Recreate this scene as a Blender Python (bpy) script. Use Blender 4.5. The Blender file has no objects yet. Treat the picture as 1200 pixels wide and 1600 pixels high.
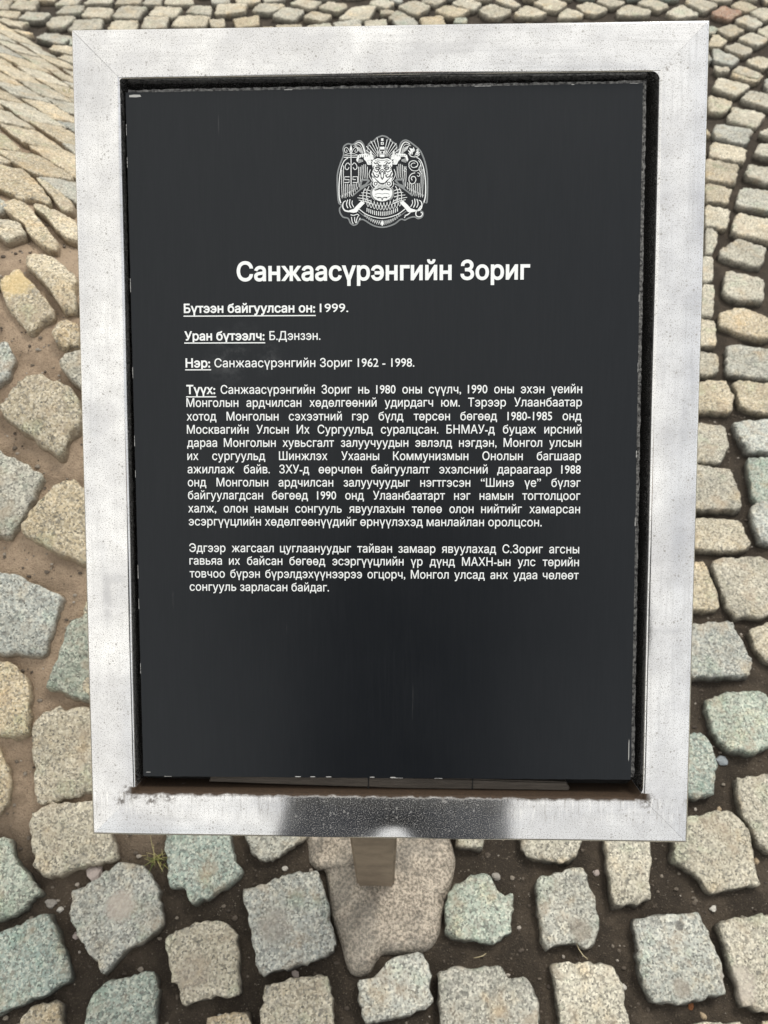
import bpy, bmesh, math, random
import numpy as np
from mathutils import Vector, Matrix, noise
from mathutils.geometry import delaunay_2d_cdt
random.seed(7); rng = np.random.default_rng(7)
S = bpy.context.scene
COL = S.collection
R = math.radians

# ------------------------------------------------------------------ camera, sky, sun, exposure
F, CX, CY, CAM_H, PITCH = 1202.0, 600.0, 800.0, 1.30, R(54.5)
cd = bpy.data.cameras.new('camera'); cam = bpy.data.objects.new('camera', cd); COL.objects.link(cam)
cd.sensor_fit = 'VERTICAL'; cd.sensor_height = 36.0; cd.lens = F / 1600 * 36
cd.clip_start = 0.005; cd.clip_end = 400
cd.dof.use_dof = True; cd.dof.focus_distance = 0.66; cd.dof.aperture_fstop = 12
cam.location = (0, 0, CAM_H); cam.rotation_euler = (math.pi / 2 - PITCH, 0, 0)
S.camera = cam

SUN_EL, SUN_AZ = R(58), R(40)         # azimuth measured from +Y towards +X
W = bpy.data.worlds.new('World'); S.world = W; W.use_nodes = True
wn, wl = W.node_tree.nodes, W.node_tree.links
bg = wn['Background']
sky = wn.new('ShaderNodeTexSky'); sky.sky_type = 'NISHITA'; sky.sun_disc = False
sky.sun_elevation = SUN_EL; sky.sun_rotation = SUN_AZ; sky.dust_density = 2.0
tc = wn.new('ShaderNodeTexCoord')
cn = wn.new('ShaderNodeTexNoise'); cn.inputs['Scale'].default_value = 2.2; cn.inputs['Detail'].default_value = 5
wl.new(tc.outputs['Generated'], cn.inputs['Vector'])
cr = wn.new('ShaderNodeMapRange'); cr.inputs['From Min'].default_value = 0.33; cr.inputs['From Max'].default_value = 0.52
cr.inputs['To Min'].default_value = 0.75
wl.new(cn.outputs['Fac'], cr.inputs['Value'])
mx = wn.new('ShaderNodeMix'); mx.data_type = 'RGBA'
wsx = wn.new('ShaderNodeSeparateXYZ'); wl.new(tc.outputs['Generated'], wsx.inputs[0])
cxm = wn.new('ShaderNodeMapRange'); wl.new(wsx.outputs['X'], cxm.inputs['Value']); cxm.inputs['From Min'].default_value = -.15; cxm.inputs['From Max'].default_value = .55
cxm.inputs['To Min'].default_value = 1.0; cxm.inputs['To Max'].default_value = .72
cmul = wn.new('ShaderNodeMath'); cmul.operation = 'MULTIPLY'; wl.new(cr.outputs['Result'], cmul.inputs[0]); wl.new(cxm.outputs['Result'], cmul.inputs[1])
wl.new(cmul.outputs[0], mx.inputs['Factor'])
wl.new(sky.outputs['Color'], mx.inputs[6]); mx.inputs[7].default_value = (9.6, 9.4, 9.0, 1)   # bright cloud
wl.new(mx.outputs[2], bg.inputs['Color']); bg.inputs['Strength'].default_value = 0.11
sd = bpy.data.lights.new('sun', 'SUN'); sd.energy = 1.5; sd.angle = R(14); sd.color = (1, .95, .86)
sun = bpy.data.objects.new('sun', sd); COL.objects.link(sun)
sun.rotation_euler = Vector((math.sin(SUN_AZ) * math.cos(SUN_EL), math.cos(SUN_AZ) * math.cos(SUN_EL), math.sin(SUN_EL))).to_track_quat('Z', 'Y').to_euler()
S.view_settings.view_transform = 'Standard'; S.view_settings.look = 'None'
S.view_settings.exposure = 0.33; S.view_settings.gamma = 1

# ------------------------------------------------------------------ helpers
def mat(name, color=(.5, .5, .5), rough=.6, metal=0.0):
    m = bpy.data.materials.new(name); m.use_nodes = True
    b = m.node_tree.nodes['Principled BSDF']
    b.inputs['Base Color'].default_value = (*color, 1); b.inputs['Roughness'].default_value = rough; b.inputs['Metallic'].default_value = metal
    return m, m.node_tree.nodes, m.node_tree.links, b
def N(nodes, t, **kw):
    n = nodes.new(t)
    for k, v in kw.items():
        if k.startswith('_'): setattr(n, k[1:], v)
        else: n.inputs[k.replace('__', ' ')].default_value = v
    return n
def noise_tex(n, l, co, scale, detail=4, rough=.55):
    t = N(n, 'ShaderNodeTexNoise', Scale=scale, Detail=detail, Roughness=rough); l.new(co, t.inputs['Vector']); return t.outputs['Fac']
def ramp(n, l, fac, pts):
    r = n.new('ShaderNodeValToRGB'); e = r.color_ramp.elements
    while len(e) < len(pts): e.new(.5)
    for i, (p, c) in enumerate(pts):
        e[i].position = p; e[i].color = (*c, 1) if len(c) == 3 else c
    l.new(fac, r.inputs['Fac']); return r.outputs['Color']
def mixc(n, l, fac, a, b, mode='MIX'):
    m = n.new('ShaderNodeMix'); m.data_type = 'RGBA'; m.blend_type = mode
    for s, v in ((m.inputs['Factor'], fac), (m.inputs[6], a), (m.inputs[7], b)):
        if isinstance(v, (int, float)): s.default_value = v
        elif isinstance(v, tuple): s.default_value = (*v, 1)
        else: l.new(v, s)
    return m.outputs[2]
def mrange(n, l, v, a, b, c=0., d=1., smooth=True):
    m = n.new('ShaderNodeMapRange'); m.interpolation_type = 'SMOOTHSTEP' if smooth else 'LINEAR'
    l.new(v, m.inputs['Value'])
    for k, x in zip(('From Min', 'From Max', 'To Min', 'To Max'), (a, b, c, d)): m.inputs[k].default_value = x
    return m.outputs['Result']
def math_n(n, l, op, a, b=0.0):
    m = n.new('ShaderNodeMath'); m.operation = op
    for i, v in enumerate((a, b)):
        if isinstance(v, (int, float)): m.inputs[i].default_value = v
        else: l.new(v, m.inputs[i])
    return m.outputs[0]
def bump(n, l, bsdf, height, strength=.5, dist=.002):
    b = N(n, 'ShaderNodeBump', Strength=strength, Distance=dist); l.new(height, b.inputs['Height']); l.new(b.outputs['Normal'], bsdf.inputs['Normal'])
def mesh_obj(name, verts, faces, material, parent=None, smooth=False, loc=None):
    me = bpy.data.meshes.new(name); me.from_pydata(verts, [], faces); me.update()
    for m in (material if isinstance(material, list) else [material]): me.materials.append(m)
    if smooth: me.polygons.foreach_set('use_smooth', [True] * len(me.polygons))
    o = bpy.data.objects.new(name, me); COL.objects.link(o)
    if parent: o.parent = parent
    if loc: o.location = loc
    return o
def bm_obj(name, bm, material, parent=None, smooth=False):
    me = bpy.data.meshes.new(name); bm.to_mesh(me); bm.free()
    for m in (material if isinstance(material, list) else [material]): me.materials.append(m)
    if smooth: me.polygons.foreach_set('use_smooth', [True] * len(me.polygons))
    o = bpy.data.objects.new(name, me); COL.objects.link(o)
    if parent: o.parent = parent
    return o
def tag(o, label, cat, group=None):
    o['label'] = label; o['category'] = cat
    if group: o['group'] = group
    return o
def sm(a, b, x):
    t = min(1, max(0, (x - a) / (b - a))); return t * t * (3 - 2 * t)

# ------------------------------------------------------------------ the lie of the land: flat square, a cobbled hump on the left
def land(x, y):
    side = 1 - sm(-.52, -.02, x)
    if side <= 0: return 0.0
    rise = .50 * sm(.05, 1.1, y); fall = .5 - .42 * (x + y - .612)
    k = .07; h = max(0, min(1, .5 + .5 * (fall - rise) / k)); z = fall * (1 - h) + rise * h - k * h * (1 - h)
    return side * (z if z > .05 else .05 * math.exp((z - .05) / .05) if z > -.4 else 0.0)
def sandy(x, y):                      # how much pale sand lies in the joints
    return sm(.02, .10, land(x, y) + .03 * noise.noise((x * 5, y * 5, 1.7)))
SP, CP = math.sin(PITCH), math.cos(PITCH)
def ground_at(px, py):                # where the sight line through a point of the photograph meets the land
    u, v = (px - CX) / F, (CY - py) / F
    d = (u, CP + v * SP, -(SP - v * CP)); t = .4; st = .01
    while t < 6:
        if CAM_H + d[2] * t <= land(d[0] * t, d[1] * t): break
        t += st
    lo, hi = t - st, t
    for _ in range(20):
        m = (lo + hi) / 2
        if CAM_H + d[2] * m <= land(d[0] * m, d[1] * m): hi = m
        else: lo = m
    return (d[0] * hi, d[1] * hi)

# ------------------------------------------------------------------ materials of the ground
m_soil, n, l, b = mat('joint_soil', rough=.95)
geo = N(n, 'ShaderNodeNewGeometry'); co = geo.outputs['Position']
att = N(n, 'ShaderNodeAttribute', _attribute_name='sand')
f1 = noise_tex(n, l, co, 60, 8, .7); f2 = noise_tex(n, l, co, 420, 3, .6)
dark = mixc(n, l, f1, (.012, .009, .006), (.062, .047, .032))
dark = mixc(n, l, mrange(n, l, noise_tex(n, l, co, 14, 5, .6), .46, .66, 0, .6), dark, (.10, .078, .056)); dark = mixc(n, l, mrange(n, l, f2, .59, .70, 0, .8), dark, (.17, .14, .105)); dark = mixc(n, l, mrange(n, l, f2, .30, .42, .7, 0), dark, (.012, .009, .007))
sand = mixc(n, l, f1, (.30, .22, .15), (.50, .39, .28))
sand = mixc(n, l, mrange(n, l, f2, .35, .5), mixc(n, l, .5, sand, (.15, .105, .07)), sand)
sand = mixc(n, l, mrange(n, l, noise_tex(n, l, co, 16, 6, .65), .36, .54, .6, 0), sand, (.19, .14, .095))
l.new(mixc(n, l, att.outputs['Fac'], dark, sand), b.inputs['Base Color'])
bump(n, l, b, mixc(n, l, .4, f1, f2), 1.0, .008)

m_stone, n, l, b = mat('granite_sett', rough=.8)
geo = N(n, 'ShaderNodeNewGeometry'); co = geo.outputs['Position']
tint = N(n, 'ShaderNodeAttribute', _attribute_name='tint').outputs['Color']
rnd = geo.outputs['Random Per Island']
off = n.new('ShaderNodeVectorMath'); off.operation = 'SCALE'; off.inputs[0].default_value = (3.1, 5.7, 1.3); l.new(rnd, off.inputs['Scale'])
ad = n.new('ShaderNodeVectorMath'); l.new(co, ad.inputs[0]); l.new(off.outputs[0], ad.inputs[1]); co2 = ad.outputs[0]
g1 = noise_tex(n, l, co2, 120, 6, .7); g2 = noise_tex(n, l, co2, 520, 3, .6); g3 = noise_tex(n, l, co2, 28, 5, .6)
wob = N(n, 'ShaderNodeTexNoise', Scale=300.0, Detail=2.0); l.new(co2, wob.inputs['Vector'])
wv = n.new('ShaderNodeVectorMath'); wv.operation = 'MULTIPLY_ADD'; l.new(wob.outputs['Color'], wv.inputs[0]); wv.inputs[1].default_value = (.004, .004, .004); l.new(co2, wv.inputs[2])
vr = N(n, 'ShaderNodeTexVoronoi', Scale=380.0); l.new(wv.outputs[0], vr.inputs['Vector'])
vsep = n.new('ShaderNodeSeparateColor'); l.new(vr.outputs['Color'], vsep.inputs['Color'])
c = mixc(n, l, mrange(n, l, vsep.outputs['Red'], .12, .60), mixc(n, l, 1.0, tint, (.50, .50, .50), 'MULTIPLY'), tint)
c = mixc(n, l, mrange(n, l, vsep.outputs['Green'], .66, .84, 0, .75), c, mixc(n, l, .55, mixc(n, l, 1., tint, (1.75, 1.75, 1.7), 'MULTIPLY'), (.72, .69, .60)))
c = mixc(n, l, mrange(n, l, vsep.outputs['Blue'], .76, .90, 0, .75), c, (.075, .075, .068))
c = mixc(n, l, mrange(n, l, g1, .42, .66, 0, .40), c, (.56, .53, .45))
c = mixc(n, l, mrange(n, l, g1, .28, .44, .40, 0), c, (.15, .155, .145))
c = mixc(n, l, mrange(n, l, g2, .60, .72, 0, .5), c, (.10, .10, .09))
g4 = noise_tex(n, l, co2, 11, 3, .5); c = mixc(n, l, mrange(n, l, g4, .36, .64, .42, 0), c, mixc(n, l, 1., c, (.55, .55, .52), 'MULTIPLY'))
c = mixc(n, l, mrange(n, l, g3, .50, .72, 0, .55), c, (.37, .30, .215))           # dusty patches
c = mixc(n, l, mrange(n, l, g3, .30, .42, .35, 0), c, (.16, .16, .15))
g5 = noise_tex(n, l, co2, 19, 4, .6); c = mixc(n, l, mrange(n, l, g5, .52, .72, 0, .45), c, mixc(n, l, 1., c, (1.18, .98, .72), 'MULTIPLY')); c = mixc(n, l, mrange(n, l, g5, .30, .46, .5, 0), c, mixc(n, l, 1., c, (.86, 1.02, .93), 'MULTIPLY'))
for px_, py_, r_, col_, k_ in ((945, 1400, .0105, (.10, .098, .088), .8), (1057, 1448, .0085, (.10, .098, .088), .8), (192, 1418, .026, (.44, .385, .33), .7), (905, 1455, .020, (.22, .19, .15), .6), (1060, 1545, .016, (.27, .235, .19), .6), (430, 1450, .03, (.27, .245, .21), .55), (30, 450, .035, (.60, .46, .22), .6), (305, 1520, .03, (.30, .26, .21), .45), (1150, 1540, .03, (.52, .46, .40), .5)):
    gx_, gy_ = ground_at(px_, py_); dv = n.new('ShaderNodeVectorMath'); dv.operation = 'DISTANCE'; l.new(co, dv.inputs[0]); dv.inputs[1].default_value = (gx_, gy_, land(gx_, gy_) + .012)
    c = mixc(n, l, mrange(n, l, math_n(n, l, 'ADD', dv.outputs['Value'], math_n(n, l, 'MULTIPLY', math_n(n, l, 'SUBTRACT', g1, .5), r_ * 1.2)), r_ * .55, r_, k_, 0), c, col_)   # stains with a place of their own
dirt = N(n, 'ShaderNodeAttribute', _attribute_name='dirt').outputs['Fac']
c = mixc(n, l, dirt, c, mixc(n, l, N(n, 'ShaderNodeAttribute', _attribute_name='sand').outputs['Fac'], (.040, .032, .024), (.19, .14, .09)))
l.new(c, b.inputs['Base Color'])
bump(n, l, b, mixc(n, l, .45, g1, g2), .8, .0035)

# ------------------------------------------------------------------ ground sheet
def axis(lo, hi, fine_lo, fine_hi, step):
    a = list(np.arange(fine_lo, fine_hi + 1e-6, step)); out = []
    x, s = fine_lo, step
    while x > lo: s *= 1.5; x -= s; out.insert(0, x)
    a = out + a; x, s = a[-1], step
    while x < hi: s *= 1.5; x += s; a.append(x)
    return a
xs = axis(-120, 120, -1.9, 1.7, .02); ys = axis(-120, 120, -.4, 3.6, .02)
V = []; SA = []
for y in ys:
    for x in xs:
        s = sandy(x, y)
        z = land(x, y) - .011 + s * .005 + .005 * noise.noise((x * 16, y * 16, 0)) + .004 * noise.noise((x * 45, y * 45, 3))
        V.append((x, y, z)); SA.append(s)
nx = len(xs)
FA = [(j * nx + i, j * nx + i + 1, (j + 1) * nx + i + 1, (j + 1) * nx + i) for j in range(len(ys) - 1) for i in range(nx - 1)]
ground = mesh_obj('ground', V, FA, m_soil, smooth=True); ground['kind'] = 'structure'
a = ground.data.attributes.new('sand', 'FLOAT', 'POINT'); a.data.foreach_set('value', SA)

# ------------------------------------------------------------------ the setts, traced where the photograph shows them (photo pixels, laid on the land)
TR = dict(
 green=[[(0,1312),(20,1312),(28,1345),(70,1396),(40,1420),(0,1445),(-60,1440),(-65,1330)],
  [(0,1460),(78,1425),(97,1465),(116,1530),(60,1560),(0,1588),(-55,1590),(-60,1480)],
  [(143,1560),(180,1530),(242,1520),(250,1530),(246,1600),(240,1660),(140,1650),(138,1600)],
  [(256,1320),(262,1290),(355,1285),(362,1320),(381,1367),(343,1397),(302,1417),(290,1390),(268,1387),(260,1355)],
  [(702,1390),(735,1370),(765,1368),(772,1388),(785,1405),(800,1395),(801,1440),(800,1460),(765,1477),(735,1470),(700,1465),(692,1430)],
  [(112,980),(140,965),(150,980),(148,1100),(137,1097),(75,1078),(92,1035)],
  [(1065,1150),(1095,1150),(1110,1165),(1118,1190),(1113,1248),(1060,1250)],
  [(1097,1095),(1130,1086),(1190,1083),(1205,1120),(1203,1170),(1170,1181),(1130,1170),(1110,1145)],
  [(1163,722),(1210,716),(1220,795),(1175,790)]],
 gray=[[(112,1395),(140,1380),(185,1352),(220,1350),(245,1380),(260,1430),(258,1448),(225,1470),(185,1500),(166,1518),(150,1495),(122,1460),(113,1425)],
  [(378,1390),(400,1387),(430,1372),(462,1362),(500,1364),(513,1410),(528,1487),(470,1508),(408,1527),(400,1490),(388,1430)],
  [(835,1375),(880,1362),(912,1361),(925,1400),(936,1450),(930,1475),(915,1483),(895,1473),(850,1482),(840,1430)],
  [(990,1437),(1030,1430),(1088,1427),(1105,1455),(1120,1510),(1133,1553),(1095,1560),(1060,1571),(1015,1566),(1000,1540),(992,1485)],
  [(685,1520),(700,1514),(783,1510),(795,1530),(820,1526),(837,1560),(843,1600),(845,1650),(690,1660),(685,1580)],
  [(378,1290),(480,1290),(478,1312),(432,1341),(412,1347),(395,1335),(385,1315)],
  [(-45,900),(0,895),(25,898),(60,912),(100,932),(92,960),(80,1000),(75,1022),(55,1027),(0,1022),(-40,1015)],
  [(-20,545),(15,545),(28,565),(20,590),(0,608),(-25,610)],
  [(-40,700),(0,707),(30,725),(70,745),(60,770),(45,800),(18,842),(-10,840),(-50,800)],
  [(1070,978),(1140,974),(1157,1005),(1172,1045),(1165,1060),(1070,1064)],
  [(1172,790),(1215,785),(1220,855),(1185,850),(1173,820)],
  [(1142,662),(1225,658),(1225,708),(1165,712),(1152,685)],
  [(1135,545),(1150,542),(1225,553),(1225,600),(1175,595),(1131,587)],
  [(1155,298),(1210,304),(1210,338),(1148,326)],
  [(1118,196),(1177,207),(1163,231),(1112,217)],
  [(1112,80),(1155,98),(1142,108),(1113,100)],
  [(557,1533),(585,1528),(592,1515),(612,1495),(665,1490),(672,1530),(677,1568),(640,1585),(570,1602),(565,1580)]],
 pale=[[(48,1275),(75,1262),(110,1255),(170,1252),(180,1330),(182,1340),(150,1352),(72,1373),(58,1355),(50,1310)],
  [(52,1150),(62,1122),(85,1110),(150,1108),(160,1240),(140,1241),(78,1259),(58,1254)],
  [(262,1460),(300,1447),(340,1437),(370,1455),(376,1500),(376,1550),(345,1562),(310,1563),(285,1575),(280,1535),(270,1535),(265,1500)],
  [(413,1540),(460,1528),(518,1524),(522,1600),(522,1670),(415,1675),(410,1600)],
  [(808,1290),(905,1285),(905,1340),(880,1350),(840,1345),(818,1335)],
  [(712,1285),(757,1285),(755,1326),(735,1330),(715,1325)],
  [(942,1280),(1010,1280),(1016,1350),(1010,1375),(1013,1405),(995,1412),(960,1420),(948,1380)],
  [(1048,1330),(1050,1290),(1077,1275),(1110,1270),(1145,1271),(1165,1295),(1178,1340),(1186,1385),(1140,1392),(1105,1397),(1085,1370),(1047,1345)],
  [(1117,1443),(1150,1433),(1215,1430),(1235,1500),(1230,1575),(1180,1583),(1155,1570),(1140,1520)],
  [(860,1510),(880,1504),(955,1508),(972,1540),(980,1600),(985,1660),(880,1670),(872,1590)],
  [(1070,1600),(1150,1596),(1165,1620),(1160,1690),(1060,1690)],
  [(1143,1218),(1200,1208),(1250,1215),(1250,1320),(1200,1332),(1180,1322),(1165,1290),(1152,1250)],
  [(1108,878),(1180,870),(1215,885),(1220,960),(1180,967),(1147,967),(1130,945)],
  [(1070,815),(1090,813),(1157,817),(1172,858),(1150,865),(1070,862)],
  [(1168,985),(1185,978),(1225,970),(1225,1040),(1190,1035),(1178,1015)],
  [(1080,730),(1088,730),(1140,740),(1152,775),(1156,798),(1150,802),(1075,800)],
  [(1080,665),(1130,670),(1138,700),(1124,727),(1080,727)],
  [(1090,555),(1120,556),(1121,588),(1090,591)],[(1092,502),(1115,506),(1117,545),(1090,545)],
  [(1131,428),(1190,442),(1192,476),(1160,475),(1127,467)],
  [(1095,449),(1114,452),(1113,497),(1092,497)],[(1095,405),(1113,408),(1112,444),(1095,444)],
  [(1122,395),(1150,378),(1195,392),(1190,420),(1170,420),(1123,405)],
  [(1100,362),(1115,365),(1120,380),(1110,402),(1100,402)],[(1148,338),(1205,348),(1210,385),(1140,370)],
  [(1100,324),(1140,332),(1135,362),(1100,358)],[(1168,262),(1212,270),(1212,296),(1161,281)],
  [(1110,226),(1165,238),(1160,260),(1106,249)],[(1182,231),(1215,232),(1215,255),(1177,246)],
  [(1182,213),(1215,200),(1215,225)],[(1143,171),(1195,183),(1182,204),(1133,190)],
  [(1170,145),(1210,156),(1210,178),(1155,160)],[(1120,125),(1172,138),(1150,157),(1112,142)],
  [(1150,65),(1172,55),(1200,67),(1182,78)],[(1128,78),(1150,70),(1177,83),(1160,93)],
  [(1163,100),(1182,91),(1212,100),(1190,112)],[(1140,118),(1155,108),(1192,123),(1180,130)],
  [(1145,37),(1165,27),(1193,40),(1177,50)],[(1180,52),(1205,42),(1212,60),(1198,63)],
  [(1168,25),(1190,17),(1215,22),(1196,38)],[(1067,7),(1087,1),(1123,12),(1100,23)],
  [(1000,5),(1017,1),(1045,13),(1027,22)],[(1038,23),(1063,12),(1093,27),(1060,32)],
  [(840,8),(862,2),(886,11),(870,22),(850,19)],[(961,22),(980,12),(1019,22),(1010,29),(965,28)],
  [(993,9),(1013,3),(1044,12),(1028,19)]],
 tan=[[(0,448),(30,424),(60,455),(90,495),(48,525),(15,485)],
  [(2,645),(15,618),(45,590),(65,590),(125,620),(130,665),(112,692),(98,720),(62,695),(10,658)],
  [(38,415),(50,398),(85,405),(122,440),(122,492),(98,485),(70,445)],
  [(82,525),(102,502),(125,512),(125,548),(100,552)],
  [(38,830),(55,800),(85,770),(125,755),(140,770),(140,885),(125,880),(85,864),(45,845)],
  [(-50,1045),(0,1038),(20,1040),(48,1060),(50,1145),(25,1157),(0,1150),(-50,1140)],
  [(-50,1190),(0,1165),(15,1200),(22,1232),(8,1270),(0,1275),(-50,1270)],
  [(35,1590),(60,1572),(100,1562),(103,1600),(105,1680),(20,1690),(28,1610)],
  [(2,328),(21,316),(38,322),(50,331),(81,370),(93,386),(91,397),(82,397),(60,384),(46,370),(40,357),(25,347)],
  [(-15,262),(37,270),(56,285),(70,301),(81,317),(79,324),(52,315),(32,316),(0,298),(-20,290)],
  [(57,284),(70,287),(100,310),(118,328),(118,336),(99,337),(84,315)],
  [(53,330),(67,327),(80,334),(95,338),(125,355),(125,382),(105,380),(86,362),(75,346)],
  [(1143,598),(1220,605),(1222,655),(1170,645),(1150,635)],[(1085,602),(1130,598),(1145,625),(1140,650),(1085,648)],
  [(1122,492),(1140,487),(1158,485),(1197,500),(1203,530),(1190,537),(1150,525),(1123,512)],
  [(1080,880),(1098,882),(1110,908),(1122,937),(1122,957),(1075,957)],
  [(1100,290),(1142,300),(1137,322),(1100,318)],[(1100,252),(1153,265),(1147,292),(1100,285)],
  [(1105,155),(1145,166),(1130,183),(1105,180)],[(1150,110),(1192,122),(1180,134),(1140,121)],
  [(1117,50),(1142,42),(1163,52),(1140,63)],[(1113,57),(1137,67),(1125,77),(1105,75)],
  [(1138,12),(1158,4),(1185,17),(1165,23)],[(678,22),(695,13),(735,22),(718,32),(700,31)]],
 red=[[(1108,25),(1127,14),(1160,25),(1137,37)]])
# far rows just above the top rail, left to right
TR['pale'] += [[(85,12),(95,3),(130,2),(120,12)],[(130,10),(140,1),(178,0),(176,10)],[(178,12),(192,1),(226,0),(220,12)],[(222,11),(230,0),(256,0),(252,12)],[(256,11),(262,0),(300,0),(306,11)],
 [(86,26),(100,15),(134,14),(128,25)],[(72,44),(86,29),(122,28),(102,46),(84,50)],[(128,31),(138,16),(180,16),(172,33)],[(175,33),(188,16),(232,16),(216,34)],[(232,30),(243,15),(287,15),(274,32)],
 [(108,54),(118,37),(163,35),(158,52)],[(168,53),(176,37),(217,35),(214,52)],[(220,50),(228,32),(264,33),(262,50)],[(268,46),(280,30),(330,30),(320,46)],
 [(290,25),(300,14),(332,13),(330,29)],[(336,29),(340,12),(388,11),(383,25)],[(392,22),(408,9),(448,12),(425,25)],[(424,30),(442,15),(478,20),(460,38)],[(453,10),(470,2),(504,8),(488,20)],
 [(472,32),(488,22),(520,30),(505,40)],[(497,18),(512,8),(545,13),(530,25)],[(528,34),(550,14),(590,12),(575,36)],[(575,10),(596,2),(618,10),(604,18)],[(605,34),(620,20),(645,33)],[(622,15),(645,5),(674,14),(655,28),(640,26)],
 [(655,5),(680,2),(700,2),(682,12)],[(702,10),(722,2),(755,10),(738,20)],[(746,20),(768,11),(800,23),(780,32),(762,31)],[(772,4),(790,0),(815,12),(802,15)],[(802,26),(822,14),(855,26),(845,32),(805,31)],[(830,9),(852,3),(886,11),(868,22)],
 [(872,27),(885,16),(912,25),(908,31),(873,32)],[(900,13),(918,6),(951,18),(930,28),(912,24)],[(930,5),(945,0),(980,9),(955,17)]]
SOLID = [[ground_at(*p) for p in poly] for k in TR for poly in TR[k]]
KIND = [k for k in TR for _ in TR[k]]
BASE = dict(green=(.355, .42, .36), gray=(.42, .43, .385), pale=(.53, .49, .385), tan=(.56, .475, .325), red=(.40, .20, .13))
FOOT = [ground_at(*p) for p in [(480,1325),(482,1345),(495,1358),(508,1362),(515,1420),(530,1470),(548,1520),(575,1522),(590,1500),(605,1490),(660,1488),(685,1465),(692,1430),(700,1400),(712,1350),(705,1310),(690,1270),(490,1270)]]

def inside(p, q):
    c = False; j = len(q) - 1
    for i in range(len(q)):
        if (q[i][1] > p[1]) != (q[j][1] > p[1]) and p[0] < (q[j][0] - q[i][0]) * (p[1] - q[i][1]) / (q[j][1] - q[i][1]) + q[i][0]: c = not c
        j = i
    return c
GX0, GY0, GR = -4.2, -2.2, .01
occ = np.zeros((900, 850), bool)      # which 1 cm squares of the paving are taken
def mark(poly, grow=.006):
    P = np.array(poly); c = P.mean(0); d = P - c; P = c + d * (1 + grow / np.maximum(np.hypot(*d.T), .01))[:, None]
    for jy in range(int((P[:, 1].min() - GY0) / GR), int((P[:, 1].max() - GY0) / GR) + 1):
        for jx in range(int((P[:, 0].min() - GX0) / GR), int((P[:, 0].max() - GX0) / GR) + 1):
            if 0 <= jy < 900 and 0 <= jx < 850 and not occ[jy, jx] and inside((GX0 + (jx + .5) * GR, GY0 + (jy + .5) * GR), P.tolist()): occ[jy, jx] = True
def share(poly):
    P = np.array(poly); k = n_ = 0
    for jy in range(int((P[:, 1].min() - GY0) / GR), int((P[:, 1].max() - GY0) / GR) + 1):
        for jx in range(int((P[:, 0].min() - GX0) / GR), int((P[:, 0].max() - GX0) / GR) + 1):
            if 0 <= jy < 900 and 0 <= jx < 850 and inside((GX0 + (jx + .5) * GR, GY0 + (jy + .5) * GR), poly): n_ += 1; k += occ[jy, jx]
    return k / max(1, n_)
for q in SOLID: mark(q)
mark(FOOT)
def lay(x, y, ang, w, h):
    j = lambda: random.uniform(-.007, .007)
    ca, sa = math.cos(ang), math.sin(ang); out = []
    for u, v in ((-.5, -.5), (0, -.52), (.5, -.5), (.52, 0), (.5, .5), (0, .52), (-.5, .5), (-.52, 0)):
        u, v = u * w + j(), v * h + j(); out.append((x + u * ca - v * sa, y + u * sa + v * ca))
    return out
# the hump: rows running slantwise over its back
fill = []
for row in range(-40, 40):
    for colm in range(-30, 30):
        a0, b0 = colm * .128 + (row % 2) * .06, row * .094; ca, sa_ = math.cos(R(-42)), math.sin(R(-42))
        x, y = -1.1 + a0 * ca - b0 * sa_ + .02 * noise.noise((a0 * 3, b0 * 3, 4)), 1.7 + a0 * sa_ + b0 * ca
        if land(x, y) < .055 or x < -3.5: continue
        for k in (1.0, .75, .5, .36, .26):
            q = lay(x, y, R(-42) + random.uniform(-.09, .09), random.uniform(.112, .128) * k, random.uniform(.080, .092) * k)
            if share(q) < .04: fill.append(q); mark(q, .0); break
# the rest of the square: rows that turn slowly, as in fan-laid paving
for row in range(-16, 62):
    for colm in range(-36, 36):
        a0 = colm * .106 + (row % 2) * .05; b0 = row * .104
        x = a0 + .10 * math.sin(b0 * 1.1); y = b0 + .12 * math.sin(a0 * 1.3 + .4)
        if not (-3.8 < x < 3.8 and -1.6 < y < 6.2): continue
        ang = math.atan(.156 * math.cos(a0 * 1.3 + .4)) + random.uniform(-.07, .07)
        on_hump = land(x, y) > .03
        for k in (1.0, .72, .5):
            q = lay(x, y, ang, random.uniform(.082, .098) * k, random.uniform(.078, .094) * k)
            if share(q) < .04:
                fill.append(q); mark(q, .0); break
SOLID += fill
KIND += [random.choice(('tan', 'pale', 'pale', 'gray', 'tan')) if land(*q[0]) > .04 else random.choice(('pale', 'pale', 'gray', 'green', 'tan')) for q in fill]

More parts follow.
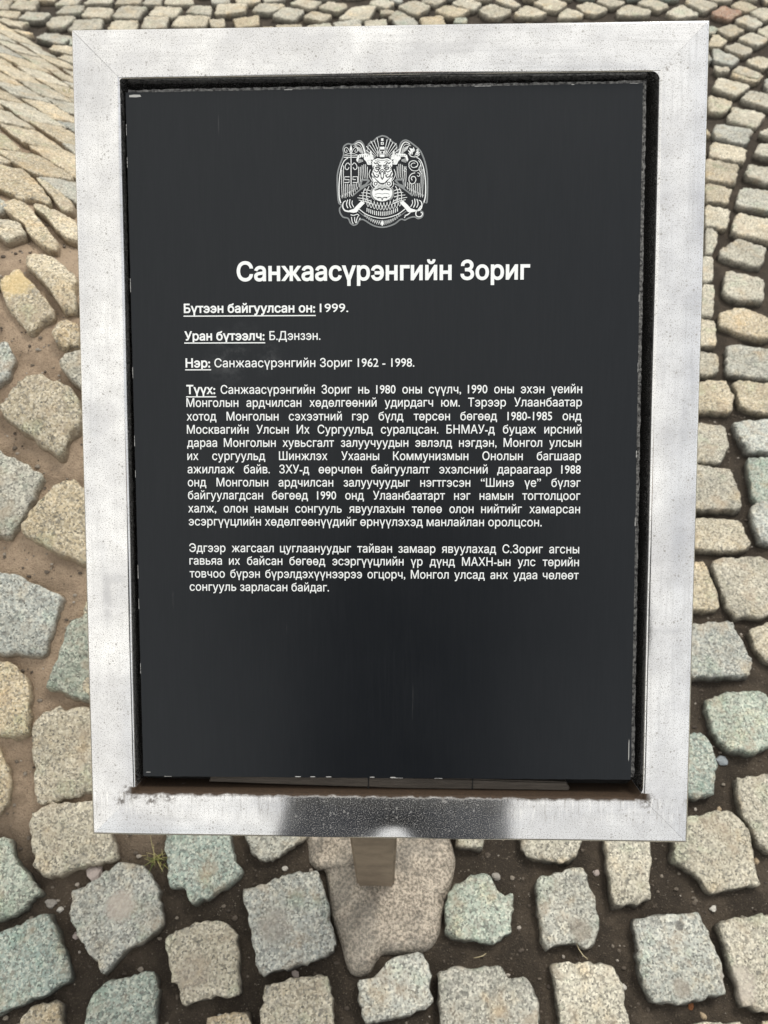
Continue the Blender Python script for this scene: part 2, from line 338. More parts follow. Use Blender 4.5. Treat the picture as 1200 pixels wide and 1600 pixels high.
PV, PF, PT, PD, PS = [], [], [], [], []
def sett(poly, kind, near):
    P = poly[:]
    q = []                                                 # cut the corners once
    for i in range(len(P)):
        a_, b_ = P[i], P[(i + 1) % len(P)]
        q += [(a_[0] * .89 + b_[0] * .11, a_[1] * .89 + b_[1] * .11), (a_[0] * .11 + b_[0] * .89, a_[1] * .11 + b_[1] * .89)]
    per = sum(math.dist(q[i], q[(i + 1) % len(q)]) for i in range(len(q)))
    m = max(12, min(84, int(per / (.0052 if near else .022)))); step = per / m; out = []; acc = 0; i = 0; cur = q[0]
    seg = [(q[i], q[(i + 1) % len(q)]) for i in range(len(q))]; si = 0; pos = 0.
    for k in range(m):
        target = k * step
        while si < len(seg) - 1 and acc + math.dist(*seg[si]) < target: acc += math.dist(*seg[si]); si += 1
        t = (target - acc) / max(1e-9, math.dist(*seg[si])); out.append((seg[si][0][0] * (1 - t) + seg[si][1][0] * t, seg[si][0][1] * (1 - t) + seg[si][1][1] * t))
    cx = sum(p[0] for p in out) / m; cy = sum(p[1] for p in out) / m; rad = sum(math.dist(p, (cx, cy)) for p in out) / m
    seed = random.uniform(0, 50); o2 = []
    for x, y in out:
        k = 1 + (.0036 * noise.noise((x * 130, y * 130, seed)) + .0045 * noise.noise((x * 40, y * 40, seed))) / rad
        o2.append((cx + (x - cx) * k, cy + (y - cy) * k))
    lift = random.uniform(-.002, .003); tx, ty = random.uniform(-.03, .03), random.uniform(-.03, .03)
    c = BASE[kind]; v_ = random.uniform(.80, 1.14); w_ = random.uniform(-.02, .02); c = (c[0] * v_ + w_, c[1] * v_, c[2] * v_ - w_)
    sd_ = sandy(cx, cy); rings = [(1.02, -.03, 1), (1.01, -.010, .95), (1.0, .0000, .6), (.991, .0072, .22), (.976, .0104, .05), (.935, .0117, 0), (.80, .0122, 0), (.60, .0125, 0), (.40, .0127, 0), (.2, .0128, 0)]
    if not near: rings = [rings[i] for i in (0, 2, 4, 6, 8)]
    base = len(PV)
    for s, dz, dd in rings:
        for x, y in o2:
            X, Y = cx + (x - cx) * s, cy + (y - cy) * s
            if s > .9: jt = .0034 * noise.noise((X * 70, Y * 70, seed + dz * 200)); X += jt * (x - cx) / rad; Y += jt * (y - cy) / rad
            Z = land(X, Y) + dz * (.9 if sd_ > .5 else 1) + lift + tx * (X - cx) + ty * (Y - cy)
            if dz > 0: Z += .0026 * noise.noise((X * 48, Y * 48, seed)) + .0016 * noise.noise((X * 130, Y * 130, seed))
            PV.append((X, Y, Z)); PT.append((*c, 1)); PD.append(dd); PS.append(sd_)
    for r in range(len(rings) - 1):
        for k in range(m):
            a_, b_ = base + r * m + k, base + r * m + (k + 1) % m
            PF.append((a_, b_, b_ + m, a_ + m))
    PV.append((cx, cy, land(cx, cy) + .0128 + lift)); PT.append((*c, 1)); PD.append(0.); PS.append(sd_)
    e = len(PV) - 1
    for k in range(m): PF.append((base + (len(rings) - 1) * m + k, base + (len(rings) - 1) * m + (k + 1) % m, e))
for q, k in zip(SOLID, KIND):
    area = sum(q[i][0] * q[(i + 1) % len(q)][1] - q[(i + 1) % len(q)][0] * q[i][1] for i in range(len(q)))
    if area < 0: q = q[::-1]
    sett(q, k, abs(q[0][0]) < 1.7 and -.4 < q[0][1] < 3.6)
pave = mesh_obj('pavement', PV, PF, m_stone, smooth=True); pave['kind'] = 'structure'
a = pave.data.attributes.new('tint', 'FLOAT_COLOR', 'POINT'); a.data.foreach_set('color', np.array(PT, 'f').ravel())
a = pave.data.attributes.new('dirt', 'FLOAT', 'POINT'); a.data.foreach_set('value', PD)
a = pave.data.attributes.new('sand', 'FLOAT', 'POINT'); a.data.foreach_set('value', PS)

# ------------------------------------------------------------------ grit, pebbles, twig, grass in the joints
def rock_bm(r, seed, sub=1, flat=.6):
    bm = bmesh.new(); bmesh.ops.create_icosphere(bm, subdivisions=sub, radius=1)
    for v in bm.verts:
        k = 1 + .45 * noise.noise(v.co * 1.3 + Vector((seed, 0, 0)))
        v.co = Vector((v.co.x * k * r, v.co.y * k * r * .8, v.co.z * k * r * flat))
    return bm
m_grit, n, l, b = mat('grit', rough=.9)
l.new(ramp(n, l, N(n, 'ShaderNodeNewGeometry').outputs['Random Per Island'], [(0, (.06, .048, .038)), (.5, (.12, .098, .076)), (.85, (.24, .21, .17)), (1, (.46, .42, .37))]), b.inputs['Base Color'])
bm = bmesh.new(); bmesh.ops.create_icosphere(bm, subdivisions=1, radius=1); bm.verts.index_update()
ICO = [tuple(v.co) for v in bm.verts]; ICF = [tuple(v.index for v in f.verts) for f in bm.faces]; bm.free()
gv, gf, cnt = [], [], 0
while cnt < 7500:
    x, y = random.uniform(-.75, .95), random.uniform(-.12, 1.3)
    jx, jy = int((x - GX0) / GR), int((y - GY0) / GR)
    if occ[jy, jx]: continue
    r = .0007 + .0036 * random.random() ** 6
    z = land(x, y) - .011 + sandy(x, y) * .005 + .005 * noise.noise((x * 16, y * 16, 0)) + .004 * noise.noise((x * 45, y * 45, 3)) + r * .3
    sx, sy = random.uniform(.7, 1.4), random.uniform(.6, 1.1); b0 = len(gv)
    for u, v, w in ICO:
        k = r * random.uniform(.75, 1.2); gv.append((u * k * sx + x, v * k * sy + y, w * k * .8 + z))
    gf += [(b0 + a_, b0 + b_, b0 + c_) for a_, b_, c_ in ICF]; cnt += 1
grit = mesh_obj('gravel', gv, gf, m_grit); grit['kind'] = 'stuff'

def soil_z(x, y): return land(x, y) - .011 + sandy(x, y) * .005 + .005 * noise.noise((x * 16, y * 16, 0)) + .004 * noise.noise((x * 45, y * 45, 3))
def peb_mat(name, c):
    m, n, l, b = mat(name, c, .8); g = N(n, 'ShaderNodeTexCoord').outputs['Object']
    f = noise_tex(n, l, g, 300, 4); l.new(mixc(n, l, f, tuple(x * .6 for x in c), tuple(min(1, x * 1.35) for x in c)), b.inputs['Base Color']); bump(n, l, b, f, .5, .001); return m
PEB = dict(mauve=peb_mat('mauve_pebble', (.42, .36, .33)), white=peb_mat('white_pebble', (.55, .53, .48)), tan=peb_mat('tan_pebble', (.42, .33, .22)), blue=peb_mat('blue_grey_pebble', (.26, .29, .31)), rust=peb_mat('rust_pebble', (.22, .085, .03)), gray=peb_mat('grey_pebble', (.30, .28, .25)))
def pebble(px, py, r, k, label, flat=.6, name='pebble'):
    x, y = ground_at(px, py)
    o = bm_obj(name, rock_bm(r, px * .37, 2, flat), PEB[k]); o.location = (x, y, soil_z(x, y) + r * flat * .35); o.rotation_euler = (0, 0, px * .7)
    tag(o, label, 'pebble', 'loose pebbles in the joints'); return o
pebble(147, 1363, .0135, 'mauve', 'flat pinkish pebble wedged above the heart shaped cobble, below the frame corner', .45)
pebble(933, 1362, .0055, 'mauve', 'small pinkish pebble in the joint right of a mottled greenish cobble below the frame')
pebble(978, 1541, .0050, 'white', 'white chip in the dark joint left of the squarish cobble near the bottom right')
pebble(1187, 1343, .0052, 'tan', 'smooth tan pebble in the joint at the right edge of the picture', .8)
pebble(1131, 1186, .0105, 'blue', 'flat blue grey pebble in the joint under the greenish cobble right of the frame', .4)
pebble(1083, 1571, .0050, 'rust', 'rusty brown chip at the bottom edge of the squarish cobble, lower right')
pebble(1103, 1587, .0055, 'tan', 'tan chip in the joint just above the lowest cobble at the lower right')
pebble(1118, 1418, .0055, 'white', 'pale chip in the wide joint between two cobbles below the frame corner')
pebble(76, 1410, .0080, 'gray', 'grey chip between the two green cobbles at the lower left')
pebble(90, 1419, .0050, 'white', 'white chip left of the heart shaped cobble')
pebble(115, 1461, .0052, 'mauve', 'pinkish chip at the lower left edge of the heart shaped cobble')
pebble(461, 1522, .0060, 'mauve', 'pale pinkish chip below the big grey cobble in front of the post', .5)
pebble(444, 1355, .0045, 'white', 'white chip in the joint above the big grey cobble in front of the post')
pebble(1108, 1205, .0060, 'white', 'pale chip right of the green cobble beside the lower right frame corner')
pebble(776, 1368, .0070, 'gray', 'grey chip touching the upper right of the round greenish cobble')
pebble(1128, 1262, .0050, 'tan', 'tan chip above the large pale cobble beside the lower right frame corner')
pebble(342, 1592, .0070, 'white', 'pale chip in the joint at the bottom edge left of centre')
m_twig, n, l, b = mat('dry_grass_stem', (.50, .43, .27), .7)
def tube(pts, r, segs=6):
    vs, fs = [], []
    for i, p in enumerate(pts):
        p = Vector(p); d = (Vector(pts[min(i + 1, len(pts) - 1)]) - Vector(pts[max(i - 1, 0)])).normalized()
        s = d.cross(Vector((0, 0, 1))); s = s.normalized() if s.length > 1e-6 else Vector((1, 0, 0)); u = s.cross(d)
        rr = r[i] if isinstance(r, list) else r
        for k in range(segs):
            an = 2 * math.pi * k / segs; vs.append(tuple(p + s * math.cos(an) * rr + u * math.sin(an) * rr))
    for i in range(len(pts) - 1):
        for k in range(segs): fs.append((i * segs + k, i * segs + (k + 1) % segs, (i + 1) * segs + (k + 1) % segs, (i + 1) * segs + k))
    fs.append(tuple(range(segs))[::-1]); fs.append(tuple((len(pts) - 1) * segs + k for k in range(segs)))
    return vs, fs
def stem(pix, label, z=.006):
    pts = [ground_at(*p) for p in pix]; o_ = pts[0]; z0 = soil_z(*o_)
    v, f = tube([(x - o_[0], y - o_[1], z + .002 * math.sin(i)) for i, (x, y) in enumerate(pts)], .0006)
    o = mesh_obj('dry_stem', v, f, m_twig, smooth=True, loc=(o_[0], o_[1], z0)); tag(o, label, 'dry stem', 'dry stems on the ground')
stem([(741, 1496), (748, 1495), (755, 1493), (760, 1489)], 'short curved straw coloured stem between cobbles right of the post footing')
stem([(898, 1470), (903, 1484), (910, 1494), (917, 1499)], 'thin curved stem at the lower edge of the mottled greenish cobble', .014)
m_grass, n, l, b = mat('grass_blade', (.16, .20, .05), .6)
l.new(ramp(n, l, N(n, 'ShaderNodeNewGeometry').outputs['Random Per Island'], [(0, (.10, .15, .03)), (.6, (.26, .25, .08)), (1, (.50, .43, .22))]), b.inputs['Base Color'])
def tuft(px, py, nb, h, label):
    x0, y0 = ground_at(px, py); vs, fs = [], []
    for i in range(nb):
        an = random.uniform(0, 6.28); L = h * random.uniform(.5, 1); bx, by = random.gauss(0, .006), random.gauss(0, .006); lean = random.uniform(.3, 1.0)
        s = Vector((-math.sin(an), math.cos(an), 0)) * .0009; b0 = len(vs)
        for k in range(5):
            t = k / 4; p = Vector((bx + math.cos(an) * L * lean * t * t, by + math.sin(an) * L * lean * t * t, L * t * (1 - .35 * t * lean)))
            vs += [tuple(p + s * (1 - t * .85)), tuple(p - s * (1 - t * .85))]
        for k in range(4): fs.append((b0 + 2 * k, b0 + 2 * k + 1, b0 + 2 * k + 3, b0 + 2 * k + 2))
    o = mesh_obj('grass_tuft', vs, fs, m_grass, loc=(x0, y0, soil_z(x0, y0))); tag(o, label, 'grass tuft')
tuft(243, 1342, 34, .030, 'small yellow green grass tuft in the joint under the lower left of the frame')
tuft(103, 150, 26, .045, 'dark green weed among the cobbles of the mound beside the upper left frame')

# ------------------------------------------------------------------ the sign
# pose of the sign: local x across, local y up the face, local z out of the face (metres)
Rc = Matrix(((1, 0, 0), (0, SP, -CP), (0, CP, SP)))
Rl = Matrix(((.9995981, .0003818, -.0283449), (-.0022971, .9977119, -.0675703), (.0282543, .0676083, .9973118)))
Rw = Rc @ Rl
pos = Rc @ Vector((.0023107, .0552156, -.6455888)) + Vector((0, 0, CAM_H))
sign = bpy.data.objects.new('information_sign', None); COL.objects.link(sign)
sign.empty_display_size = .2
tag(sign, 'black information board in a tilted stainless steel frame on a post', 'sign')
fx, fy = ground_at(587, 1390)
BASE_P = Vector((fx, fy + .03, 0)); sign.location = BASE_P
FACE = Matrix.Translation(pos - BASE_P) @ Rw.to_4x4()          # from face coordinates to the sign's own
def onface(o): o.matrix_local = FACE; return o
HW, HH, TB, DP, RD = .259, .3405, .0395, .040, .0028

m_steel, n, l, b = mat('stainless_steel', (.78, .78, .77), .3, 1.0)
tc = N(n, 'ShaderNodeTexCoord').outputs['Object']
sp = n.new('ShaderNodeSeparateXYZ'); l.new(tc, sp.inputs[0])
big = noise_tex(n, l, tc, 14, 5, .6); mid = noise_tex(n, l, tc, 70, 5, .65); fin = noise_tex(n, l, tc, 620, 2, .5)
vo = N(n, 'ShaderNodeTexVoronoi', Scale=330.0); l.new(tc, vo.inputs['Vector'])
vs_ = n.new('ShaderNodeSeparateColor'); l.new(vo.outputs['Color'], vs_.inputs['Color'])
pit = math_n(n, l, 'MULTIPLY', mrange(n, l, vo.outputs['Distance'], .22, .38, 1, 0), mrange(n, l, vs_.outputs['Red'], .84, .90))
vo2 = N(n, 'ShaderNodeTexVoronoi', Scale=62.0); l.new(tc, vo2.inputs['Vector'])
vs2 = n.new('ShaderNodeSeparateColor'); l.new(vo2.outputs['Color'], vs2.inputs['Color'])
pit2 = math_n(n, l, 'MULTIPLY', mrange(n, l, vo2.outputs['Distance'], .06, .085, 1, 0), mrange(n, l, vs2.outputs['Red'], .93, .95))
dens = mrange(n, l, mid, .36, .60)
spk = mrange(n, l, noise_tex(n, l, tc, 980, 3, .65), .55, .605); spk = math_n(n, l, 'MULTIPLY', spk, mrange(n, l, mid, .36, .56, .5, 1))
pit = math_n(n, l, 'MAXIMUM', math_n(n, l, 'MAXIMUM', math_n(n, l, 'MULTIPLY', pit, dens), pit2), spk)
c = mixc(n, l, mrange(n, l, big, .35, .65), (.62, .62, .625), (.83, .83, .82))
c = mixc(n, l, mrange(n, l, mid, .42, .66, 0, .24), c, (.58, .575, .56))
c = mixc(n, l, mrange(n, l, pit, 0, 1, 0, .66, False), c, (.22, .21, .19))
mp_ = N(n, 'ShaderNodeMapping'); mp_.inputs['Scale'].default_value = (1, .10, 1); l.new(tc, mp_.inputs['Vector'])
dr = noise_tex(n, l, mp_.outputs[0], 420, 3, .6)                          # drips and scratches below the lower inner edge
drm = math_n(n, l, 'MULTIPLY', mrange(n, l, sp.outputs['Y'], -.332, -.304), mrange(n, l, sp.outputs['Y'], -.3015, -.3010, 1, 0))
c = mixc(n, l, math_n(n, l, 'MULTIPLY', drm, mrange(n, l, dr, .54, .66, 0, .7)), c, (.90, .89, .86)); c = mixc(n, l, math_n(n, l, 'MULTIPLY', drm, mrange(n, l, dr, .32, .44, .6, 0)), c, (.30, .28, .25))
mp_ = N(n, 'ShaderNodeMapping'); mp_.inputs['Scale'].default_value = (1, .04, 1); l.new(tc, mp_.inputs['Vector']); sv = noise_tex(n, l, mp_.outputs[0], 300, 3, .6)
mp_ = N(n, 'ShaderNodeMapping'); mp_.inputs['Scale'].default_value = (.04, 1, 1); l.new(tc, mp_.inputs['Vector']); sh = noise_tex(n, l, mp_.outputs[0], 300, 3, .6)
isv = mrange(n, l, math_n(n, l, 'SUBTRACT', math_n(n, l, 'ABSOLUTE', sp.outputs['X']), math_n(n, l, 'SUBTRACT', math_n(n, l, 'ABSOLUTE', sp.outputs['Y']), .0815)), -.0001, .0001)
grain = mixc(n, l, isv, sh, sv); c = mixc(n, l, mrange(n, l, grain, .50, .68, 0, .28), c, (.50, .50, .50))   # brushed along each rail
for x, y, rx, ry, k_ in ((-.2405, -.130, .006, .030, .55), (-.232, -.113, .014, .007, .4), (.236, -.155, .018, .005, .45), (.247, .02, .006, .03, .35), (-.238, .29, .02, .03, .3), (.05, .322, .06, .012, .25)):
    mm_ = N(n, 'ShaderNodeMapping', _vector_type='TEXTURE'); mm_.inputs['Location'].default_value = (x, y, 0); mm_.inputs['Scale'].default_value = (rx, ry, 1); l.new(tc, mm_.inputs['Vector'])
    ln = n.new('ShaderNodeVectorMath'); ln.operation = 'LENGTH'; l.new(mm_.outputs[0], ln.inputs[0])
    c = mixc(n, l, math_n(n, l, 'MULTIPLY', mrange(n, l, ln.outputs['Value'], .2, 1.0, 1, 0), mrange(n, l, mid, .35, .55, .3 * k_, k_)), c, (.42, .42, .43))   # grey smears, some of them reflections painted into the steel colour
# rust creeping out of the lower inner edge and the welded corners
ym = math_n(n, l, 'ADD', sp.outputs['Y'], math_n(n, l, 'MULTIPLY', math_n(n, l, 'SUBTRACT', mid, .5), .006))
edge = math_n(n, l, 'MULTIPLY', mrange(n, l, ym, -.3055, -.3015), mrange(n, l, sp.outputs['Y'], -.297, -.2965, 1, 0))
edge = math_n(n, l, 'MULTIPLY', edge, mrange(n, l, math_n(n, l, 'ABSOLUTE', sp.outputs['X']), .222, .228, 1, 0))
def spot(x, y, r):
    v = n.new('ShaderNodeVectorMath'); v.operation = 'DISTANCE'; l.new(tc, v.inputs[0]); v.inputs[1].default_value = (x, y, 0)
    return mrange(n, l, math_n(n, l, 'ADD', v.outputs['Value'], math_n(n, l, 'MULTIPLY', math_n(n, l, 'SUBTRACT', mid, .5), r * 2.2)), r * .3, r, 1, 0)
rust = edge
for x, y, r in ((-.2235, -.303, .011), (-.232, -.3085, .006), (.2235, -.303, .008), (.2255, .3030, .0028), (.2285, .3065, .0018), (.2345, .313, .0014), (-.19, -.305, .008), (.05, -.304, .005), (-.205, -.3045, .010)):
    rust = math_n(n, l, 'MAXIMUM', rust, math_n(n, l, 'MULTIPLY', spot(x, y, r), .75))
rust = math_n(n, l, 'MULTIPLY', rust, mrange(n, l, noise_tex(n, l, tc, 260, 4, .6), .40, .58))
lip = math_n(n, l, 'MULTIPLY', math_n(n, l, 'MULTIPLY', mrange(n, l, ym, -.3045, -.3018), mrange(n, l, sp.outputs['Y'], -.297, -.2965, 1, 0)), mrange(n, l, math_n(n, l, 'ABSOLUTE', sp.outputs['X']), .222, .228, 1, 0)); rust = math_n(n, l, 'MAXIMUM', rust, lip)
c = mixc(n, l, rust, c, mixc(n, l, fin, (.014, .009, .005), (.070, .040, .020)))
l.new(c, b.inputs['Base Color'])
l.new(math_n(n, l, 'SUBTRACT', 1.0, math_n(n, l, 'MAXIMUM', math_n(n, l, 'MULTIPLY', pit, .6), rust)), b.inputs['Metallic'])
rg = mrange(n, l, big, .3, .7, .07, .11); rg = math_n(n, l, 'ADD', rg, math_n(n, l, 'MULTIPLY', mid, .05))
l.new(math_n(n, l, 'MAXIMUM', rg, math_n(n, l, 'MULTIPLY', rust, .8)), b.inputs['Roughness'])
bump(n, l, b, mixc(n, l, .6, mid, fin), .04, .0005)

def rail(x0, y0, x1, y1, nx_, ny_):
    """one mitred length of square tube: outer edge from (x0,y0) to (x1,y1), (nx_,ny_) points to the inside"""
    prof = []                                             # (inset, depth) round the tube, rounded corners
    for cx_, cz_, a0 in ((TB - RD, -RD, 0), (RD, -RD, 90), (RD, -DP + RD, 180), (TB - RD, -DP + RD, 270)):
        for k in range(6):
            an = R(a0 + 90 * k / 5); prof.append((cx_ + RD * math.cos(an), cz_ + RD * math.sin(an)))
    L = math.hypot(x1 - x0, y1 - y0); tx, ty = (x1 - x0) / L, (y1 - y0) / L; vs, fs = [], []; g = .00012; m = len(prof)
    K = 16
    for i in range(K + 1):
        t = i / K
        for d, z in prof:
            s = (d + g) * (1 - t) + (L - d - g) * t
            wob = .00035 * noise.noise((s * 9 + x0 * 7, y0 * 5, 2.2))
            vs.append((x0 + tx * s + nx_ * (d + wob), y0 + ty * s + ny_ * (d + wob), z))
    for i in range(K):
        for k in range(m): fs.append((i * m + k, i * m + (k + 1) % m, (i + 1) * m + (k + 1) % m, (i + 1) * m + k))
    vs += vs[:m] + vs[K * m:(K + 1) * m]; e_ = (K + 1) * m
    fs.append(tuple(e_ + k for k in range(m))[::-1]); fs.append(tuple(e_ + m + k for k in range(m)))
    o = mesh_obj('frame_rail', vs, fs, m_steel, sign)
    bm = bmesh.new(); bm.from_mesh(o.data); bmesh.ops.recalc_face_normals(bm, faces=bm.faces); bm.to_mesh(o.data); bm.free()
    for p in o.data.polygons: p.use_smooth = len(p.vertices) == 4
    return onface(o)
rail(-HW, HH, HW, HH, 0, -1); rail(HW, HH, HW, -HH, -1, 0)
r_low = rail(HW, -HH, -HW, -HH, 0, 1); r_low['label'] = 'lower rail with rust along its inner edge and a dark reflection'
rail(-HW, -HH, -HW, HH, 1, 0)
# weld fillets in the inner corners
for sx, sy, r in ((1, 1, .0075), (-1, 1, .003), (1, -1, .010), (-1, -1, .004)):
    x, y = sx * (HW - TB + .0006), sy * (HH - TB + .0006); pts = [(x, y)]
    for k in range(9):
        an = R(90 * k / 8); pts.append((x - sx * r * (1 - math.sin(an)), y - sy * r * (1 - math.cos(an))))
    k = len(pts); vs = [(p[0], p[1], -.0010) for p in pts] + [(p[0], p[1], -.034) for p in pts]
    fs = [tuple(range(k)), tuple(range(2 * k - 1, k - 1, -1))] + [(i, (i + 1) % k, k + (i + 1) % k, k + i) for i in range(k)]
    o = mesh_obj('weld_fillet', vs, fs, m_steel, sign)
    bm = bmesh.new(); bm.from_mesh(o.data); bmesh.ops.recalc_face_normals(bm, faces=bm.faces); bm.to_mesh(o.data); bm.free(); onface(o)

def slab(name, outline, z0, z1, material, parent=sign, bevel=0.0):
    bm = bmesh.new(); vs = [bm.verts.new((x, y, z0)) for x, y in outline]; f = bm.faces.new(vs)
    e = bmesh.ops.extrude_face_region(bm, geom=[f]); bmesh.ops.translate(bm, verts=[v for v in e['geom'] if isinstance(v, bmesh.types.BMVert)], vec=(0, 0, z1 - z0))
    bmesh.ops.recalc_face_normals(bm, faces=bm.faces)
    if bevel: bmesh.ops.bevel(bm, geom=[x for x in bm.edges if abs(x.verts[0].co.z - x.verts[1].co.z) < 1e-6 and x.verts[0].co.z > max(z0, z1) - 1e-6], offset=bevel, segments=2, affect='EDGES')
    return bm_obj(name, bm, material, parent)
def rough_rect(x0, y0, x1, y1, amp, step=.004, sc=220, seed=0):
    P = []
    for (ax, ay), (bx, by) in (((x0, y0), (x1, y0)), ((x1, y0), (x1, y1)), ((x1, y1), (x0, y1)), ((x0, y1), (x0, y0))):
        k = max(2, int(math.hypot(bx - ax, by - ay) / step))
        for i in range(k): P.append((ax + (bx - ax) * i / k + amp * noise.noise((ax * 9 + i * step * sc, seed, ay)), ay + (by - ay) * i / k + amp * noise.noise((i * step * sc, seed + 4, bx * 7))))
    return P
def turn(P, a): return [(x * math.cos(a) - y * math.sin(a), x * math.sin(a) + y * math.cos(a)) for x, y in P]
PA = R(.28)
m_dark, n, l, b = mat('dark_backing', (.012, .011, .010), .8)
onface(slab('back_plate', [(-HW + TB - .001, -HH + TB - .001), (HW - TB + .001, -HH + TB - .001), (HW - TB + .001, HH - TB + .001), (-HW + TB - .001, HH - TB + .001)], -.038, -.030, m_dark))

m_panel, n, l, b = mat('black_printed_laminate', (.021, .022, .024), .33)
tc = N(n, 'ShaderNodeTexCoord').outputs['Object']
mp = N(n, 'ShaderNodeMapping'); mp.inputs['Scale'].default_value = (1, .035, 1); l.new(tc, mp.inputs['Vector'])
br = noise_tex(n, l, mp.outputs[0], 900, 3, .6); cl = noise_tex(n, l, tc, 9, 5, .6)
c = mixc(n, l, mrange(n, l, br, .35, .70), (.0065, .0078, .0100), (.0085, .0098, .0122))
sm1 = noise_tex(n, l, tc, 45, 5, .7)
def pspot(x, y, r):
    v = n.new('ShaderNodeVectorMath'); v.operation = 'DISTANCE'; l.new(tc, v.inputs[0]); v.inputs[1].default_value = (x, y, -.006)
    return mrange(n, l, v.outputs['Value'], 0, r, 1, 0)
smear = math_n(n, l, 'MAXIMUM', math_n(n, l, 'MAXIMUM', pspot(-.125, .083, .028), pspot(-.135, .069, .024)), pspot(-.105, .075, .020))
c = mixc(n, l, math_n(n, l, 'MULTIPLY', smear, mrange(n, l, sm1, .42, .70, 0, .35)), c, (.16, .165, .17))
vo = N(n, 'ShaderNodeTexVoronoi', Scale=75.0); l.new(tc, vo.inputs['Vector'])
vs_ = n.new('ShaderNodeSeparateColor'); l.new(vo.outputs['Color'], vs_.inputs['Color'])
dust = math_n(n, l, 'MULTIPLY', mrange(n, l, vo.outputs['Distance'], .035, .055, 1, 0), mrange(n, l, vs_.outputs['Blue'], .82, .86))
scm = N(n, 'ShaderNodeMapping'); scm.inputs['Rotation'].default_value = (0, 0, .9); scm.inputs['Scale'].default_value = (1, .05, 1); l.new(tc, scm.inputs['Vector'])
scr = math_n(n, l, 'MULTIPLY', mrange(n, l, noise_tex(n, l, scm.outputs[0], 160, 2, .5), .70, .73), mrange(n, l, cl, .52, .62))
c = mixc(n, l, math_n(n, l, 'MULTIPLY', scr, .12), c, (.25, .25, .25))
c = mixc(n, l, math_n(n, l, 'MULTIPLY', dust, .55), c, (.40, .40, .38))
ps = n.new('ShaderNodeSeparateXYZ'); l.new(tc, ps.inputs[0])
l.new(c, b.inputs['Base Color'])
l.new(mrange(n, l, cl, .3, .7, .29, .36), b.inputs['Roughness']); bump(n, l, b, br, .03, .0003)
b.inputs['Specular IOR Level'].default_value = .27; b.inputs['Specular Tint'].default_value = (.92, .97, 1, 1)
panel = onface(slab('panel', turn(rough_rect(-.2158, -.2885, .2098, .2936, .0003, .004), PA), -.009, -.006, m_panel, bevel=.0004))
panel['label'] = 'black printed board with white Cyrillic lettering and emblem'

m_chip, n, l, b = mat('crumbling_board_edge', rough=.9)
tc = N(n, 'ShaderNodeTexCoord').outputs['Object']; q1 = noise_tex(n, l, tc, 330, 4, .7)
l.new(ramp(n, l, q1, [(.36, (.012, .012, .012)), (.44, (.10, .10, .10)), (.60, (.27, .27, .26)), (1, (.50, .50, .48))]), b.inputs['Base Color']); bump(n, l, b, q1, 1.0, .003)
onface(slab('backing_board', turn(rough_rect(-.2150, -.2870, .2135, .2972, .0010, .0022, 380, 3), PA), -.018, -.0098, m_chip))
m_lip, n, l, b = mat('white_core_edge', (.42, .42, .41), .8)
# pale chipped core showing along the lower and left edge of the printed face
bm = bmesh.new()
def chip(x, y, w, h):
    vs = [bm.verts.new((x + dx * w, y + dy * h, -.00585)) for dx, dy in ((-.5, -.4), (.1, -.5), (.5, -.3), (.4, .4), (-.1, .5), (-.5, .3))]; bm.faces.new(vs)
for x in np.arange(-.21, .205, .0035):
    if noise.noise((x * 60, 1.1, 0)) > .3: chip(x, -.2882, random.uniform(.002, .005), random.uniform(.0003, .0005))
for x in (-.079, -.066, -.052, -.014, .004): chip(x, -.2876, random.uniform(.004, .008), .0008)
for y in np.arange(-.27, .285, .003):
    if noise.noise((y * 70, 5.1, 0)) > .25: chip(-.2156, y, random.uniform(.0003, .0005), random.uniform(.002, .005))
    if noise.noise((y * 70, 8.1, 0)) > .4: chip(.2095, y, random.uniform(.0003, .0006), random.uniform(.002, .006))
for x in np.arange(-.21, .205, .003):
    if noise.noise((x * 70, 9.4, 0)) > .4: chip(x, .2933, random.uniform(.002, .005), random.uniform(.0003, .0007))
chip(-.2075, .2905, .010, .0022); chip(-.211, -.2845, .004, .0006); chip(.2075, -.262, .0007, .020)
bmesh.ops.rotate(bm, verts=bm.verts, cent=(0, 0, 0), matrix=Matrix.Rotation(PA, 3, 'Z'))
for f in bm.faces: f.material_index = 1
bm.from_mesh(panel.data); bm.to_mesh(panel.data); bm.free(); panel.data.materials.append(m_lip)

m_wood, n, l, b = mat('weathered_wood', rough=.85)
tc = N(n, 'ShaderNodeTexCoord').outputs['Object']; mp = N(n, 'ShaderNodeMapping'); mp.inputs['Scale'].default_value = (.06, 1, 1); l.new(tc, mp.inputs['Vector'])
q1 = noise_tex(n, l, mp.outputs[0], 700, 6, .65); q2 = noise_tex(n, l, tc, 22, 4)
l.new(mixc(n, l, q2, mixc(n, l, q1, (.012, .010, .008), (.10, .085, .07)), mixc(n, l, q1, (.03, .026, .02), (.20, .17, .14))), b.inputs['Base Color']); bump(n, l, b, q1, .8, .002)
onface(slab('wooden_shim', [(-.158, -.2965), (-.08, -.2985), (.02, -.3005), (.159, -.3005), (.1605, -.2985), (.157, -.2930), (.02, -.2900), (-.155, -.2880)], -.026, -.0125, m_wood, bevel=.001))
for x in (-.0165, .075):
    o = onface(slab('wood_crack', [(x - .0007, -.3004), (x + .0009, -.3004), (x + .0006, -.2960), (x + .0010, -.2905), (x - .0004, -.2905), (x - .0002, -.2962)], -.0135, -.0121, m_dark))

